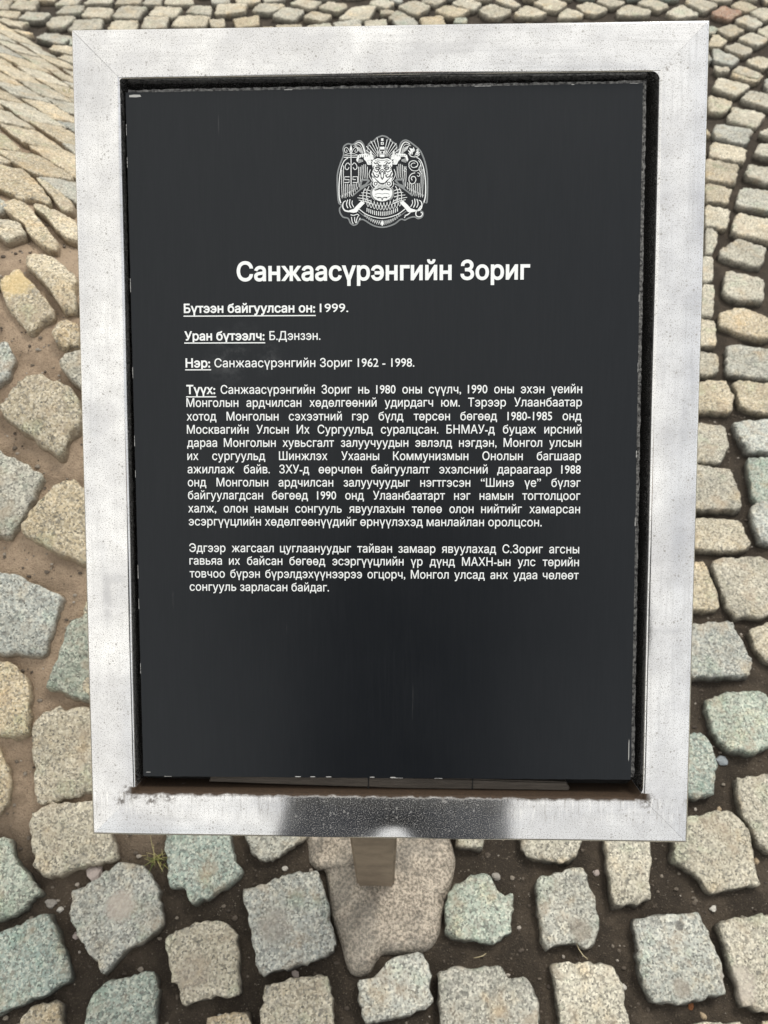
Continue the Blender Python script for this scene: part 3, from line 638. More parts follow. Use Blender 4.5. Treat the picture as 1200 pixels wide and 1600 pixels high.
# ---- lettering (white paint)
m_white, n, l, b = mat('white_print', (.80, .83, .83), .5)
m_greyp, n, l, b = mat('grey_print', (.20, .215, .22), .5)
ZT = -.00570
GC = {}
def glyphs(body, size, sx, off):
    if (body, off) in GC: return GC[body, off]
    cu = bpy.data.curves.new('tmp', 'FONT'); cu.body = body; cu.size = 1; cu.resolution_u = 3; cu.fill_mode = 'NONE'
    ob = bpy.data.objects.new('tmp', cu); COL.objects.link(ob); bpy.context.view_layer.update()
    me = bpy.data.meshes.new_from_object(ob.evaluated_get(bpy.context.evaluated_depsgraph_get()))
    pts = [Vector(x.co[:2]) for x in me.vertices]; nb = {}
    for e in me.edges:
        for a_, b_ in (tuple(e.vertices), tuple(e.vertices)[::-1]): nb.setdefault(a_, []).append(b_)
    bpy.data.objects.remove(ob); bpy.data.curves.remove(cu); bpy.data.meshes.remove(me)
    loops, seen = [], set()                                # the closed outlines, in vertex order
    for a_ in sorted(nb):
        if a_ in seen: continue
        lp, c_ = [], a_
        while c_ is not None:
            seen.add(c_); lp.append(c_); nxt = [q for q in nb[c_] if q not in seen]; c_ = (c_ + 1 if c_ + 1 in nxt else nxt[0]) if nxt else None
        if len(lp) > 2: loops.append(lp)
    A0 = np.array([tuple(pts[lp[i]]) for lp in loops for i in range(len(lp))]); B0 = np.array([tuple(pts[lp[(i + 1) % len(lp)]]) for lp in loops for i in range(len(lp))])
    def wind(x, y, A, B):
        up = (A[:, 1] <= y) & (B[:, 1] > y); dn = (A[:, 1] > y) & (B[:, 1] <= y)
        t = (y - A[:, 1]) / np.where(B[:, 1] == A[:, 1], 1, B[:, 1] - A[:, 1]); xr = A[:, 0] + t * (B[:, 0] - A[:, 0]) > x
        return int((up & xr).sum()) - int((dn & xr).sum())
    new = list(pts)
    for lp in loops:                                       # thicken every stroke by OFF
        m_ = len(lp); vote = 0                              # which side of this outline is empty
        for i in range(0, m_, max(1, m_ // 12)):
            p, q = pts[lp[i]], pts[lp[(i + 1) % m_]]; d1 = (q - p)
            if d1.length < 1e-6: continue
            d1.normalize(); mid_ = (p + q) / 2; rt, lf = wind(mid_.x + d1.y * .004, mid_.y - d1.x * .004, A0, B0), wind(mid_.x - d1.y * .004, mid_.y + d1.x * .004, A0, B0)
            vote += (rt == 0) - (lf == 0)
        sgn = 1 if vote >= 0 else -1
        for i in range(m_):
            p, q, r_ = pts[lp[i - 1]], pts[lp[i]], pts[lp[(i + 1) % m_]]
            d1, d2 = q - p, r_ - q
            if d1.length < 1e-6 or d2.length < 1e-6: continue
            d1.normalize(); d2.normalize(); n1, n2 = Vector((d1.y, -d1.x)) * sgn, Vector((d2.y, -d2.x)) * sgn
            h = n1 + n2; k = 1 + n1.dot(n2)
            new[lp[i]] = q + (h / max(k, .5)) * off
    pts = new
    ed = [(lp[i], lp[(i + 1) % len(lp)]) for lp in loops for i in range(len(lp))]
    ov, _, of, *_ = delaunay_2d_cdt(pts, ed, [], 0, 1e-6)
    V_ = np.array([tuple(p) for p in ov]); A = np.array([tuple(pts[a_]) for a_, b_ in ed]); B = np.array([tuple(pts[b_]) for a_, b_ in ed]); keep = []
    for f in of:
        x, y = V_[list(f)].mean(0)
        if wind(x, y, A, B): keep.append(tuple(f))
    GC[body, off] = (V_, keep); return V_, keep
def text_block(name, items):
    """items: (text, x0, x1, baseline, size, bold offset); each stretched to run exactly from x0 to x1 (millimetres on the face)"""
    VS, FS = [], []
    for body, x0, x1, y, size, off in items:
        v, f = glyphs(body, size, 1, off); w = v[:, 0].max() - v[:, 0].min(); k = (x1 - x0) / w
        b0 = len(VS)
        for px_, py_ in v: VS.append(((x0 + (px_ - v[:, 0].min()) * k) / 1000, (y + py_ * size) / 1000, ZT))
        FS += [tuple(i + b0 for i in q) for q in f]
    return mesh_obj(name, VS, FS, m_white, panel)
def width(body, off=0.0):
    v, f = glyphs(body, 1, 1, off); return v[:, 0].max() - v[:, 0].min()
def just(words, x0, x1, y, size, k, off):
    ws = [width(w, off) * k * size for w in words]; gap = (x1 - x0 - sum(ws)) / (len(words) - 1); x = x0; out = []
    for w, q in zip(words, ws): out.append((w, x, x + q, y, size, off)); x += q + gap
    return out
def bar(x0, x1, y, h=.9):
    return [(x0 / 1000, (y - h / 2) / 1000, ZT), (x1 / 1000, (y - h / 2) / 1000, ZT), (x1 / 1000, (y + h / 2) / 1000, ZT), (x0 / 1000, (y + h / 2) / 1000, ZT)]
def underline(x0, x1, y): 
    mesh_obj('underline', bar(x0, x1, y), [(0, 1, 2, 3)], m_white, panel)
BO, RO = .025, .006; SZ = 10.05
text_block('title_lettering', [('Санжаасүрэнгийн Зориг', -126.1, 118.7, 138.5, 21.1, .026)])
text_block('year_lettering', [('Бүтээн байгуулсан он:', -171.3, -60.3, 112.2, SZ, BO), ('1999.', -56.4, -32.5, 112.2, SZ, RO)]); underline(-171.6, -59.8, 109.4)
text_block('sculptor_lettering', [('Уран бүтээлч:', -171.2, -103.2, 89.3, SZ, BO), ('Б.Дэнзэн.', -99.0, -56.0, 89.3, SZ, RO)]); underline(-171.4, -102.7, 87.0)
text_block('name_lettering', [('Нэр:', -170.6, -149.6, 66.7, SZ, BO), ('Санжаасүрэнгийн Зориг 1962 - 1998.', -146.0, 23.0, 66.7, SZ, RO)]); underline(-171.0, -148.9, 64.6)
KX = 169.0 / (width('Санжаасүрэнгийн Зориг 1962 - 1998.', RO) * SZ)
KX *= .935
para = ['Санжаасүрэнгийн Зориг нь 1980 оны сүүлч, 1990 оны эхэн үеийн', 'Монголын ардчилсан хөдөлгөөний удирдагч юм. Тэрээр Улаанбаатар',
 'хотод Монголын сэхээтний гэр бүлд төрсөн бөгөөд 1980-1985 онд', 'Москвагийн Улсын Их Сургуульд суралцсан. БНМАУ-д буцаж ирсний',
 'дараа Монголын хувьсгалт залуучуудын эвлэлд нэгдэн, Монгол улсын', 'их сургуульд Шинжлэх Ухааны Коммунизмын Онолын багшаар',
 'ажиллаж байв. ЗХУ-д өөрчлөн байгуулалт эхэлсний дараагаар 1988', 'онд Монголын ардчилсан залуучуудыг нэгтгэсэн “Шинэ үе” бүлэг',
 'байгуулагдсан бөгөөд 1990 онд Улаанбаатарт нэг намын тогтолцоог', 'халж, олон намын сонгууль явуулахын төлөө олон нийтийг хамарсан']
YB = [44.4, 33.4, 21.9, 10.8, -.4, -11.6, -22.9, -34.1, -45.1, -56.4, -67.6]
items = [('Түүх:', -170.3, -145.6, YB[0], SZ, BO)]
for i, t in enumerate(para): items += just(t.split(), -141.0 if i == 0 else -170.4, 163.3, YB[i], SZ, KX, RO)
items.append(('эсэргүүцлийн хөдөлгөөнүүдийг өрнүүлэхэд манлайлан оролцсон.', -170.2, 131.3, YB[10], SZ, RO))
text_block('history_lettering', items); underline(-170.6, -144.9, 41.9)
items = []
for t, y in (('Эдгээр жагсаал цуглаануудыг тайван замаар явуулахад С.Зориг агсны', -90.5), ('гавьяа их байсан бөгөөд эсэргүүцлийн үр дүнд МАХН-ын улс төрийн', -101.5), ('товчоо бүрэн бүрэлдэхүүнээрээ огцорч, Монгол улсад анх удаа чөлөөт', -112.7)):
    items += just(t.split(), -170.1, 163.2, y, SZ, KX, RO)
items.append(('сонгууль зарласан байдаг.', -170.3, -49.7, -124.2, SZ, RO))
text_block('closing_lettering', items)

# ---- emblem: grey outline, dark ground, white line work (drawn on a 1200 grid, 0.077 mm each)
EV, EF, EM = [], [], []
def eco(x, y): return (-50.03 + .0771 * x) / 1000, (263.7 - .07573 * y) / 1000
def epoly(P, m, lay_):
    bm = bmesh.new(); vs = [bm.verts.new((*eco(x, y), ZT + lay_ * .00009)) for x, y in P]
    try: f = bm.faces.new(vs)
    except ValueError: bm.free(); return
    f.normal_update()
    if f.normal.z < 0: f.normal_flip()
    bmesh.ops.triangulate(bm, faces=[f]); bm.verts.index_update(); b0 = len(EV)
    EV.extend([tuple(v.co) for v in bm.verts])
    for f in bm.faces: EF.append(tuple(b0 + v.index for v in f.verts)); EM.append(m)
    bm.free()
def smooth_line(P, k=3):
    out = []
    for i in range(len(P) - 1):
        p0, p1, p2, p3 = P[max(i - 1, 0)], P[i], P[i + 1], P[min(i + 2, len(P) - 1)]
        for j in range(k):
            t = j / k; out.append(tuple(.5 * (2 * p1[d] + (p2[d] - p0[d]) * t + (2 * p0[d] - 5 * p1[d] + 4 * p2[d] - p3[d]) * t * t + (3 * p1[d] - p0[d] - 3 * p2[d] + p3[d]) * t ** 3) for d in (0, 1)))
    return out + [P[-1]]
def estroke(P, w, m=0, lay_=2, curve=True):
    if curve and len(P) > 2: P = smooth_line(P)
    b0 = len(EV); k = len(P)
    for i, (x, y) in enumerate(P):
        dx, dy = P[min(i + 1, k - 1)][0] - P[max(i - 1, 0)][0], P[min(i + 1, k - 1)][1] - P[max(i - 1, 0)][1]; L = math.hypot(dx, dy) or 1
        ww = (w if not isinstance(w, tuple) else w[0] + (w[1] - w[0]) * i / (k - 1)) * (.78 if m == 0 else 1.25)
        for s in (.5, -.5): EV.append((*eco(x - dy / L * ww * s, y + dx / L * ww * s), ZT + lay_ * .00009))
    for i in range(k - 1): EF.append((b0 + 2 * i, b0 + 2 * i + 1, b0 + 2 * i + 3, b0 + 2 * i + 2)); EM.append(m)
MIR = lambda P: [(1194 - x, y) for x, y in P]
def both(P, w, m=0, lay_=2, curve=True): estroke(P, w, m, lay_, curve); estroke(MIR(P), w, m, lay_, curve)
def bothp(P, m=0, lay_=2): epoly(P, m, lay_); epoly(MIR(P), m, lay_)
def circ(x, y, r, k=20, sy=1, a0=0, a1=360): return [(x + r * math.cos(R(a0 + (a1 - a0) * i / k)), y + r * sy * math.sin(R(a0 + (a1 - a0) * i / k))) for i in range(k + (a1 - a0 < 360))]
OUT = [(597,105),(540,125),(500,160),(445,195),(433,255),(424,285),(415,240),(400,195),(365,158),(320,165),(280,195),(230,185),(185,210),(170,250),(175,310),(140,400),(115,480),(105,560),(108,700),(120,820),(150,850),(130,880),(135,930),(170,980),(225,995),(245,1040),(285,1070),(330,1055),(350,1020),(390,1010),(470,1060),(530,1085),(597,1095),(665,1085),(740,1055),(800,1010),(840,1020),(880,1000),(940,985),(980,1005),(1025,990),(1045,950),(1035,920),(1010,905),(1030,860),(1050,830),(1085,820),(1090,600),(1080,480),(1060,390),(1030,310),(1000,260),(950,215),(880,165),(835,155),(795,180),(775,230),(768,285),(760,255),(752,205),(700,165),(650,120)]
o2 = smooth_line(OUT + [OUT[0]], 3)[:-1]
epoly(o2, 1, 0)
ins = []
for i, (x, y) in enumerate(o2):
    ax, ay = o2[(i + 2) % len(o2)]; bx, by = o2[i - 2]; dx, dy = ax - bx, ay - by; L = math.hypot(dx, dy) or 1
    ins.append((x + dy / L * 16, y - dx / L * 16))
epoly(ins, 2, 1)
# grey gaps between wing and body
bothp([(345,640),(372,570),(440,565),(468,590),(420,640),(360,690)], 1, 1.5); bothp([(372,640),(385,590),(440,590),(415,622)], 2, 1.8)
both([(270,755),(350,690),(430,640),(480,620)], 12, 1, 1.6)
# halo
for an in range(-60, 61, 8):
    if abs(an) < 9: continue
    a = R(an); r0 = 95; r1 = 215 + 60 * math.cos(a) ** 2 - (18 if (an // 8) % 2 else 0); estroke([(597 + r0 * math.sin(a), 400 - r0 * math.cos(a)), (597 + r1 * math.sin(a), 400 - r1 * math.cos(a))], (5, 9), curve=False)
for y_, s in ((155, 12), (195, 15), (245, 24), (290, 26), (325, 24)): epoly([(597 - s, y_ - 14), (597 + s, y_ - 14), (597 + s, y_ + 14), (597 - s, y_ + 14)], 0, 2)
epoly(circ(597, 290, 11), 2, 3); epoly(circ(597, 195, 7), 2, 3)
both([(548, 235), (548, 335)], 7); both([(565, 235), (565, 335)], 5)
# wings
both([(230,345),(190,375),(160,440),(142,530),(132,640),(134,760),(150,825)], (10, 16))
both([(300,205),(345,182),(380,205),(402,260),(412,305)], (8, 22)); both([(290,225),(340,205),(372,235),(390,300)], 6)
for k in range(9): both([(300 + k * 8, 215 + k * 3), (318 + k * 8, 232 + k * 7), (330 + k * 7, 262 + k * 6)], 3.5)
for i, (x, t, bt) in enumerate(((162,470,765),(182,425,770),(202,620,772),(222,620,758),(243,625,760),(263,640,750),(284,620,735),(304,620,705),(324,610,680),(344,440,655),(362,440,600),(381,425,575),(400,415,560),(419,415,560),(438,440,565))):
    both([(x, t), (x - 2, (t + bt) / 2), (x + 4, bt)], (8, 6))
for i, x in enumerate((165, 205, 245, 286, 326)): both([(x - 14, 745 - i * 18), (x, 775 - i * 22), (x + 8, 735 - i * 20)], 5, curve=False)
# shoulders and arms
bothp([(332,322),(352,308),(450,300),(462,326),(470,345),(480,420),(440,420),(425,385),(400,360),(400,335),(372,345),(352,372),(330,392),(318,368)])
bothp([(348,345),(380,335),(392,365),(385,400),(352,412),(330,400)], 2, 3)
for k in range(6): both([(340 + k * 9, 352 + k * 3), (346 + k * 9, 402 - k * 3)], 4, 0, 4, False)
# emblem held on the left: flowering staff over a meander
estroke([(262, 215), (262, 735)], 11); estroke([(186, 338), (338, 338)], 10); estroke([(200, 318), (325, 318)], 6)
for s in (-1, 1):
    estroke([(262, 315), (262 + s * 20, 262), (262 + s * 50, 232), (262 + s * 70, 250), (262 + s * 62, 285), (262 + s * 42, 280), (262 + s * 48, 258)], 7)
    estroke([(262, 300), (262 + s * 34, 300), (262 + s * 74, 318)], 6)
    estroke([(262 + s * 12, 420), (262 + s * 32, 398), (262 + s * 56, 415), (262 + s * 64, 452), (262 + s * 40, 470), (262 + s * 22, 445)], 9)
epoly([(262,205),(276,250),(262,285),(248,250)], 0, 2.5)
estroke([(246,545),(194,545),(194,576),(240,576),(240,606),(190,606)], 10, curve=False); estroke([(280,606),(332,606),(332,545),(282,545),(282,576),(312,576)], 10, curve=False)
# emblem held on the right: lotus over curling cloud
for a, b_, c_ in (((868,265),(905,325),(925,300)),((885,245),(920,320),(938,262)),((930,232),(918,300),(955,300)),((985,250),(945,320),(958,270)),((1002,290),(935,330),(965,300))): epoly([a, b_, ((a[0] + b_[0]) / 2 + 22, (a[1] + b_[1]) / 2 + 4), c_], 0, 2.5)
estroke([(880,300),(905,335),(960,340),(1000,315)], 9)
estroke(circ(930, 420, 48, 16, .8, 150, 420), 9); estroke(circ(935, 430, 30, 14, .8, 20, 300), 8); estroke([(985,380),(1010,420),(990,470),(1020,520)], 8); estroke([(880,440),(910,480),(960,490),(1000,470)], 8)
estroke([(920,590),(908,570),(918,550),(945,552),(958,580),(945,615),(915,628),(888,605),(885,560),(910,522),(950,510)], 10); estroke([(975,510),(1000,520),(992,548),(970,540)], 8); estroke([(830,455),(855,470),(845,495),(825,480)], 7); estroke([(930,640),(930,735)], 10)
# horns, ears, head
bothp([(470,365),(462,310),(470,262),(488,305),(505,350),(500,368)]); both([(440,375),(470,372),(492,398)], 8); both([(440,378),(455,405),(488,410)], 8)
epoly([(495,372),(545,352),(597,360),(649,352),(699,372),(706,420),(694,470),(712,520),(706,565),(690,600),(655,628),(597,640),(539,628),(504,600),(488,565),(482,520),(500,470),(488,420)], 0, 2.5)
both([(508,395),(525,408),(545,400),(560,424),(590,428)], 9, 2, 3); both([(520,378),(550,384),(575,400)], 5, 2, 3)
both([(520,452),(548,446),(575,462),(548,470),(525,462)], 10, 2, 3); both([(505,480),(540,500),(560,478)], 7, 2, 3)
both([(597,470),(575,486),(570,510),(582,524)], 7, 2, 3); epoly([(578,498),(597,486),(616,498),(614,560),(597,585),(580,560)], 2, 3); epoly([(586,502),(608,502),(607,545),(597,568),(587,545)], 0, 4)
both([(495,500),(515,540),(545,555),(560,530)], 9, 2, 3); both([(470,470),(455,520),(475,570),(500,600)], 8); both([(470,510),(490,545),(505,560)], 6, 2, 3)
estroke([(535,580),(560,610),(597,620),(634,610),(659,580)], 8, 2, 3); estroke([(548,590),(597,632),(646,590)], 4, 2, 3.2)
for k in range(-3, 4): epoly(circ(597 + k * 16, 630 - abs(k) ** 2 * 2.5, 5, 8), 2, 3.4)
both([(512,430),(500,452),(512,470)], 6, 2, 3); both([(530,425),(560,436),(590,446)], 6, 2, 3); both([(540,366),(560,372),(597,376)], 4, 2, 3); both([(555,470),(565,500),(560,525)], 5, 2, 3); both([(690,540),(668,575),(640,600)], 5, 2, 3); both([(530,520),(548,530),(562,545)], 5, 2, 3)
for k in range(5): both([(350 + k * 22, 318), (356 + k * 20, 334)], 4, 2, 3, False)
# collar rosettes, belly
bothp(circ(526, 622, 32)); bothp(circ(526, 622, 20), 2, 3); bothp(circ(526, 622, 11), 0, 3.5); both([(480,600),(476,640),(500,670)], 7)
epoly(circ(597, 722, 108, 30, .82), 0, 2.4); epoly([(530,640),(664,640),(690,690),(504,690)], 0, 2.4)
for a in list(range(-35, 50, 7)): both([(597 + 108 * math.cos(R(a)), 722 + 86 * math.sin(R(a))), (597 + 130 * math.cos(R(a)), 722 + 102 * math.sin(R(a)))], 5, 0, 2, False)
estroke([(515,692),(545,684),(572,672),(597,688),(622,672),(649,684),(679,692)], 8, 2, 3); estroke([(545,776),(572,768),(597,778),(622,768),(649,776)], 7, 2, 3); epoly(circ(597, 792, 8), 2, 3); epoly(circ(597, 688, 7), 2, 3)
estroke([(520,735),(560,726),(597,732),(634,726),(674,735)], 3, 2, 3); estroke([(515,755),(540,768),(560,765)], 3, 2, 3); estroke([(679,755),(654,768),(634,765)], 3, 2, 3)
# scales at the sides and below the belly
for a, b_ in (((330,770),(475,806)),((350,745),(470,765)),((372,718),(465,728)),((396,690),(468,696)),((345,795),(480,835))): both([a, ((a[0] + b_[0]) / 2, (a[1] + b_[1]) / 2 - 6), b_], (7, 10))
for P in ([(455,650),(432,700),(430,770),(440,830)],[(415,668),(392,720),(390,780),(400,825)]): both(P, 9)
for row, (y_, am, r) in enumerate(((800, 62, 24), (845, 50, 24))):
    for k in range(-5, 6):
        x = 597 + k * 34 + (17 if row else 0); yy = y_ + am * (1 - (k / 5.5) ** 2) - 20
        if abs(x - 597) < 190: estroke([(x - 16, yy - 18), (x - 10, yy + 12), (x, yy + 30), (x + 10, yy + 12), (x + 16, yy - 18)], 6)
for k in range(-8, 9): x = 597 + k * 20.5; d = 52 * (1 - (k / 9) ** 2); estroke([(x, 868 + d), (x, 908 + d * 1.1)], 10, curve=False)
estroke([(345,888),(440,955),(597,992),(754,955),(849,888)], 11); estroke([(335,915),(440,985),(597,1020),(754,985),(859,915)], 6, 1)
for k in range(-9, 10):
    x = 597 + k * 20.5; y_ = 1025 - 95 * (k / 10) ** 2; estroke([(x - 10, y_), (x, y_ + 42 - abs(k) * 1.5), (x + 10, y_)], 7, curve=False)
epoly([(597,1010),(612,1050),(597,1078),(582,1050)], 0, 2.4)
# talons and tails
bothp([(372,805),(412,825),(352,885),(322,925),(285,930),(238,922),(232,906),(290,888),(330,845)])
both([(238,915),(195,905),(172,870),(178,820),(205,800)], (22, 9)); both([(228,880),(212,840),(225,790)], 12); both([(262,880),(244,838),(250,785)], 12); both([(292,872),(272,835),(275,800)], 10)
for P in ([(255,950),(290,958),(330,945),(348,965)],[(265,975),(272,1020),(285,1050)],[(300,975),(300,1010),(310,1040)],[(338,965),(322,1000),(318,1040)],[(360,985),(350,1005)]): estroke(P, 10)
estroke([(1015,860),(985,900),(960,930),(962,965),(990,980),(1022,968),(1028,938),(1010,935)], 13); estroke([(900,930),(870,955),(840,965)], 14); estroke([(850,960),(835,990)], 10)
me = bpy.data.meshes.new('emblem'); me.from_pydata(EV, [], EF); me.update()
for m_ in (m_white, m_greyp, m_panel): me.materials.append(m_)
me.polygons.foreach_set('material_index', EM)
emb = bpy.data.objects.new('emblem', me); COL.objects.link(emb); emb.parent = panel

# ---- post and its rough concrete footing
m_post, n, l, b = mat('brown_weathered_post', rough=.6)
tc = N(n, 'ShaderNodeTexCoord').outputs['Object']; q1 = noise_tex(n, l, tc, 25, 6, .6); q2 = noise_tex(n, l, tc, 300, 3)
l.new(mixc(n, l, mrange(n, l, q1, .35, .65), (.19, .15, .11), (.28, .225, .165)), b.inputs['Base Color']); bump(n, l, b, q2, .3, .001); b.inputs['Metallic'].default_value = .25
hp = .0285
def post_top(y):                                            # underside of the frame box, in the sign's own coordinates
    nrm = Rw @ Vector((0, 0, 1)); p0 = FACE @ Vector((0, 0, -DP - .001)); return p0.z - ((0 - p0.x) * nrm.x + (y - p0.y) * nrm.y) / nrm.z
bm = bmesh.new()
lo = [bm.verts.new((x, y, -.05)) for x, y in ((-hp, -hp), (hp, -hp), (hp, hp), (-hp, hp))]; hi = [bm.verts.new((v.co.x, v.co.y, post_top(v.co.y))) for v in lo]
bm.faces.new(lo[::-1]); bm.faces.new(hi)
for i in range(4): bm.faces.new((lo[i], lo[(i + 1) % 4], hi[(i + 1) % 4], hi[i]))
bmesh.ops.bevel(bm, geom=[e for e in bm.edges if abs(e.verts[0].co.z - e.verts[1].co.z) > .2], offset=.004, segments=3, affect='EDGES')
post = bm_obj('post', bm, m_post, sign)
m_conc, n, l, b = mat('rough_concrete', rough=.92)
tc = N(n, 'ShaderNodeTexCoord').outputs['Object']; q1 = noise_tex(n, l, tc, 30, 6, .65); q2 = noise_tex(n, l, tc, 240, 5, .7)
c = mixc(n, l, mrange(n, l, q1, .3, .7), (.34, .29, .235), (.66, .575, .47)); c = mixc(n, l, mrange(n, l, q2, .40, .60), mixc(n, l, 1., c, (.38, .39, .38), 'MULTIPLY'), c); q3 = noise_tex(n, l, tc, 520, 3, .6); c = mixc(n, l, mrange(n, l, q3, .58, .70, 0, .6), c, (.58, .54, .46)); c = mixc(n, l, mrange(n, l, noise_tex(n, l, tc, 14, 4), .42, .6, .35, 0), c, (.24, .235, .21))
l.new(c, b.inputs['Base Color']); bump(n, l, b, mixc(n, l, .5, q1, q2), 1., .006)
P = FOOT; area = sum(P[i][0] * P[(i + 1) % len(P)][1] - P[(i + 1) % len(P)][0] * P[i][1] for i in range(len(P)))
if area < 0: P = P[::-1]
P = smooth_line(P + [P[0]], 4)[:-1]; mm = len(P); cx_, cy_ = BASE_P.x, BASE_P.y
vs, fs = [], []
for s, dz in ((1.03, -.03), (1.0, -.010), (.985, -.003), (.95, .003), (.88, .008), (.75, .013), (.6, .017), (.45, .020), (.3, .021), (.12, .021)):
    for x, y in P:
        X, Y = cx_ + (x - cx_) * s, cy_ + (y - cy_) * s
        vs.append((X - BASE_P.x, Y - BASE_P.y, dz + (.007 * noise.noise((X * 40, Y * 40, 0)) + .004 * noise.noise((X * 110, Y * 110, 0)) if dz > -.02 else 0)))
for r in range(9):
    for k in range(mm): fs.append((r * mm + k, r * mm + (k + 1) % mm, (r + 1) * mm + (k + 1) % mm, (r + 1) * mm + k))
fs.append(tuple(9 * mm + k for k in range(mm)))
mesh_obj('footing', vs, fs, m_conc, sign, smooth=True)

# ------------------------------------------------------------------ the photographer, seen only as the dark shape mirrored in the steel
m_skin = mat('skin', (.52, .35, .26), .55)[0]; m_coat = mat('dark_coat', (.085, .088, .095), .85)[0]; m_jean = mat('dark_trousers', (.06, .065, .08), .85)[0]
m_shoe = mat('black_shoe', (.02, .02, .02), .5)[0]; m_hair = mat('dark_hair', (.012, .010, .008), .6)[0]; m_eye = mat('eye', (.03, .02, .015), .2)[0]; m_phone = mat('black_phone', (.015, .015, .016), .3)[0]
def skinned(name, verts, edges, root, level=2):
    me = bpy.data.meshes.new('tmp'); me.from_pydata([v[:3] for v in verts], edges, []); ob = bpy.data.objects.new('tmp', me); COL.objects.link(ob)
    sk = ob.modifiers.new('skin', 'SKIN'); sk.use_smooth_shade = True
    for i, v in enumerate(verts): me.skin_vertices[0].data[i].radius = (v[3], v[4] if len(v) > 4 else v[3])
    me.skin_vertices[0].data[root].use_root = True
    sb = ob.modifiers.new('sub', 'SUBSURF'); sb.levels = sb.render_levels = level
    bpy.context.view_layer.update()
    r = bpy.data.meshes.new_from_object(ob.evaluated_get(bpy.context.evaluated_depsgraph_get())); r.name = name
    bpy.data.objects.remove(ob); bpy.data.meshes.remove(me); return r
fwd = Vector((0, CP, -SP)); up = Vector((0, SP, CP)); PH = Vector((0, 0, CAM_H)) - fwd * .010
BX, BY = -.012, -.34                                          # where the person stands
vv, ee = [], []
def node(x, y, z, r, r2=None, to=None):
    vv.append((x, y, z, r, r2 or r)); 
    if to is not None: ee.append((to, len(vv) - 1))
    return len(vv) - 1
pel = node(BX, BY, .94, .20, .13); wai = node(BX, BY, 1.08, .205, .13, pel); che = node(BX, BY - .005, 1.26, .19, .13, wai); sho = node(BX, BY - .01, 1.41, .12, .085, che)
nek = node(BX, BY + .01, 1.50, .055, .058, sho); chin = node(BX, BY + .045, 1.56, .066, .075, nek); hd = node(BX, BY + .045, 1.635, .078, .092, chin); node(BX, BY + .030, 1.70, .066, .080, hd)
for s_ in (-1, 1):
    h = node(BX + s_ * .095, BY, .86, .095, .095, pel); k = node(BX + s_ * .11, BY + .015, .49, .062, .062, h); c_ = node(BX + s_ * .115, BY - .01, .32, .056, .060, k); an = node(BX + s_ * .12, BY - .02, .09, .040, .042, c_); node(BX + s_ * .125, BY + .06, .045, .042, .036, an); node(BX + s_ * .13, BY + .16, .035, .036, .026, len(vv) - 1)
    a = node(BX + s_ * .21, BY - .005, 1.38, .070, .070, sho); el = node(BX + s_ * .30, BY + .07, 1.13, .058, .058, a); hand = PH + Vector((s_ * .050, 0, 0)) - up * .075 - fwd * .012
    w = node(hand.x + s_ * .035, hand.y - .045, hand.z - .030, .028, .024, el); pm = node(hand.x + s_ * .018, hand.y - .012, hand.z - .004, .034, .017, w)
    for q, (ln, dz) in enumerate(((.070, .030), (.078, .012), (.072, -.008), (.058, -.026))):
        b0 = Vector((hand.x + s_ * .006, hand.y, hand.z)) + up * dz; f1 = node(*(b0 + up * .004 - Vector((s_ * -.004, 0, 0)) + fwd * .014), .0095, .009, pm); f2 = node(*(b0 + fwd * .024 - Vector((s_ * ln * .35, 0, 0))), .0085, .008, f1); node(*(b0 + fwd * .018 - Vector((s_ * ln * .62, 0, 0))), .0072, .007, f2)
    t1 = node(*(hand + up * .035 - fwd * .018 + Vector((s_ * .006, 0, 0))), .011, .010, pm); node(*(hand + up * .060 - fwd * .022 - Vector((s_ * .020, 0, 0))), .009, .009, t1)
body = skinned('person', vv, ee, pel)
for m_ in (m_coat, m_jean, m_skin, m_shoe): body.materials.append(m_)
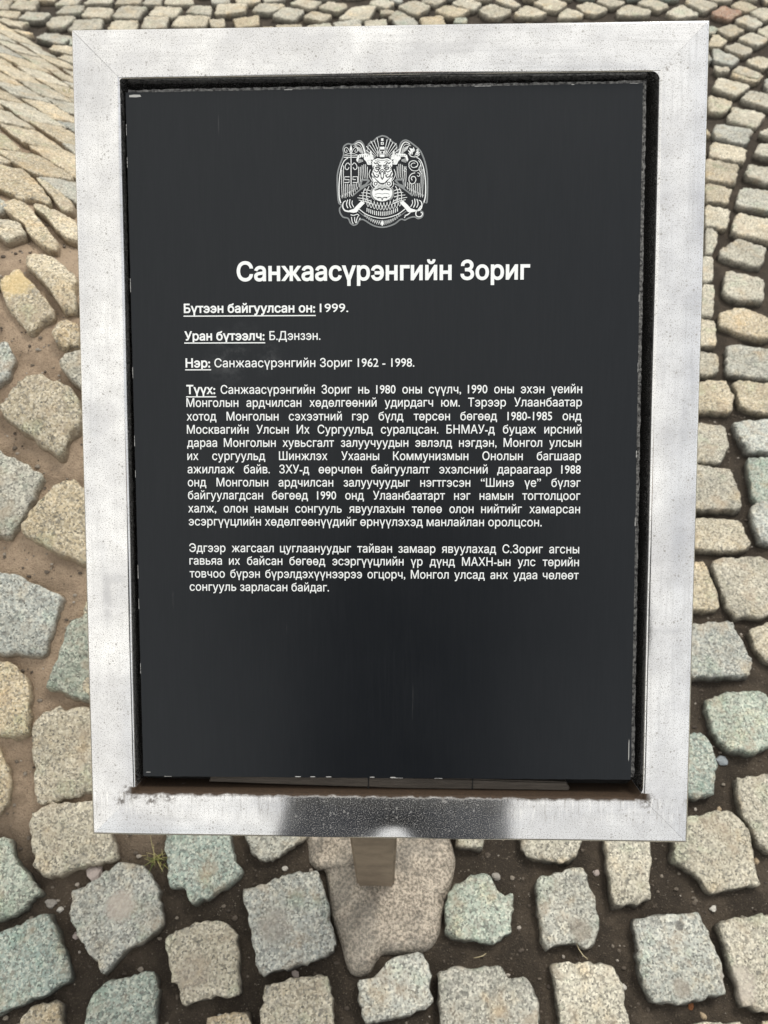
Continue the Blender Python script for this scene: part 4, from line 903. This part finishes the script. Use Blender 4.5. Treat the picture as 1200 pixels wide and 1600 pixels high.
for p in body.polygons:
    x, y, z = p.center; p.use_smooth = True
    p.material_index = 3 if z < .085 else 1 if z < .86 else 2 if (z > 1.475 or (y > BY + .275 and z > 1.0)) else 0
person = bpy.data.objects.new('person', body); COL.objects.link(person)
tag(person, 'person in a dark grey coat, mirrored as a dark shape in the lower steel rail', 'person')
def blob(name, c, r, m, par=person, sub=3, cut=None):
    bm = bmesh.new(); bmesh.ops.create_icosphere(bm, subdivisions=sub, radius=1)
    for v in bm.verts: v.co = Vector((c[0] + v.co.x * r[0], c[1] + v.co.y * r[1], c[2] + v.co.z * r[2]))
    if cut: bmesh.ops.delete(bm, geom=[v for v in bm.verts if cut(v.co)], context='VERTS')
    return bm_obj(name, bm, m, par, smooth=True)
hc = Vector((BX, BY + .045, 1.64))
blob('hair', hc + Vector((0, -.012, .030)), (.094, .110, .095), m_hair, cut=lambda q: q.y > hc.y + .045 and q.z < hc.z + .055 or q.z < hc.z - .05)
blob('nose', hc + Vector((0, .094, -.018)), (.013, .020, .022), m_skin); blob('mouth', hc + Vector((0, .082, -.058)), (.024, .009, .006), mat('lips', (.40, .17, .14), .5)[0])
for s_ in (-1, 1):
    blob('eye', hc + Vector((s_ * .031, .082, .004)), (.013, .009, .008), m_eye); blob('ear', hc + Vector((s_ * .084, .005, -.012)), (.010, .020, .030), m_skin)
bm = bmesh.new(); bmesh.ops.create_cube(bm, size=1)
for v in bm.verts: v.co = Vector((v.co.x * .074, v.co.y * .150, v.co.z * .008))
bmesh.ops.bevel(bm, geom=[e for e in bm.edges if abs(e.verts[0].co.z - e.verts[1].co.z) > .001], offset=.011, segments=4, affect='EDGES')
ph = bm_obj('mobile_phone', bm, m_phone); ph.location = PH - up * .055; ph.rotation_euler = (math.pi / 2 - PITCH, 0, 0)
tag(ph, 'black mobile phone held up in front of the sign by the mirrored person', 'phone')
bm = bmesh.new(); bmesh.ops.create_cube(bm, size=1)
for v in bm.verts: v.co = Vector((v.co.x * .068, v.co.y * .143, v.co.z * .0005 + .0045))
bm_obj('screen', bm, mat('phone_glass', (.03, .03, .035), .1)[0], ph)
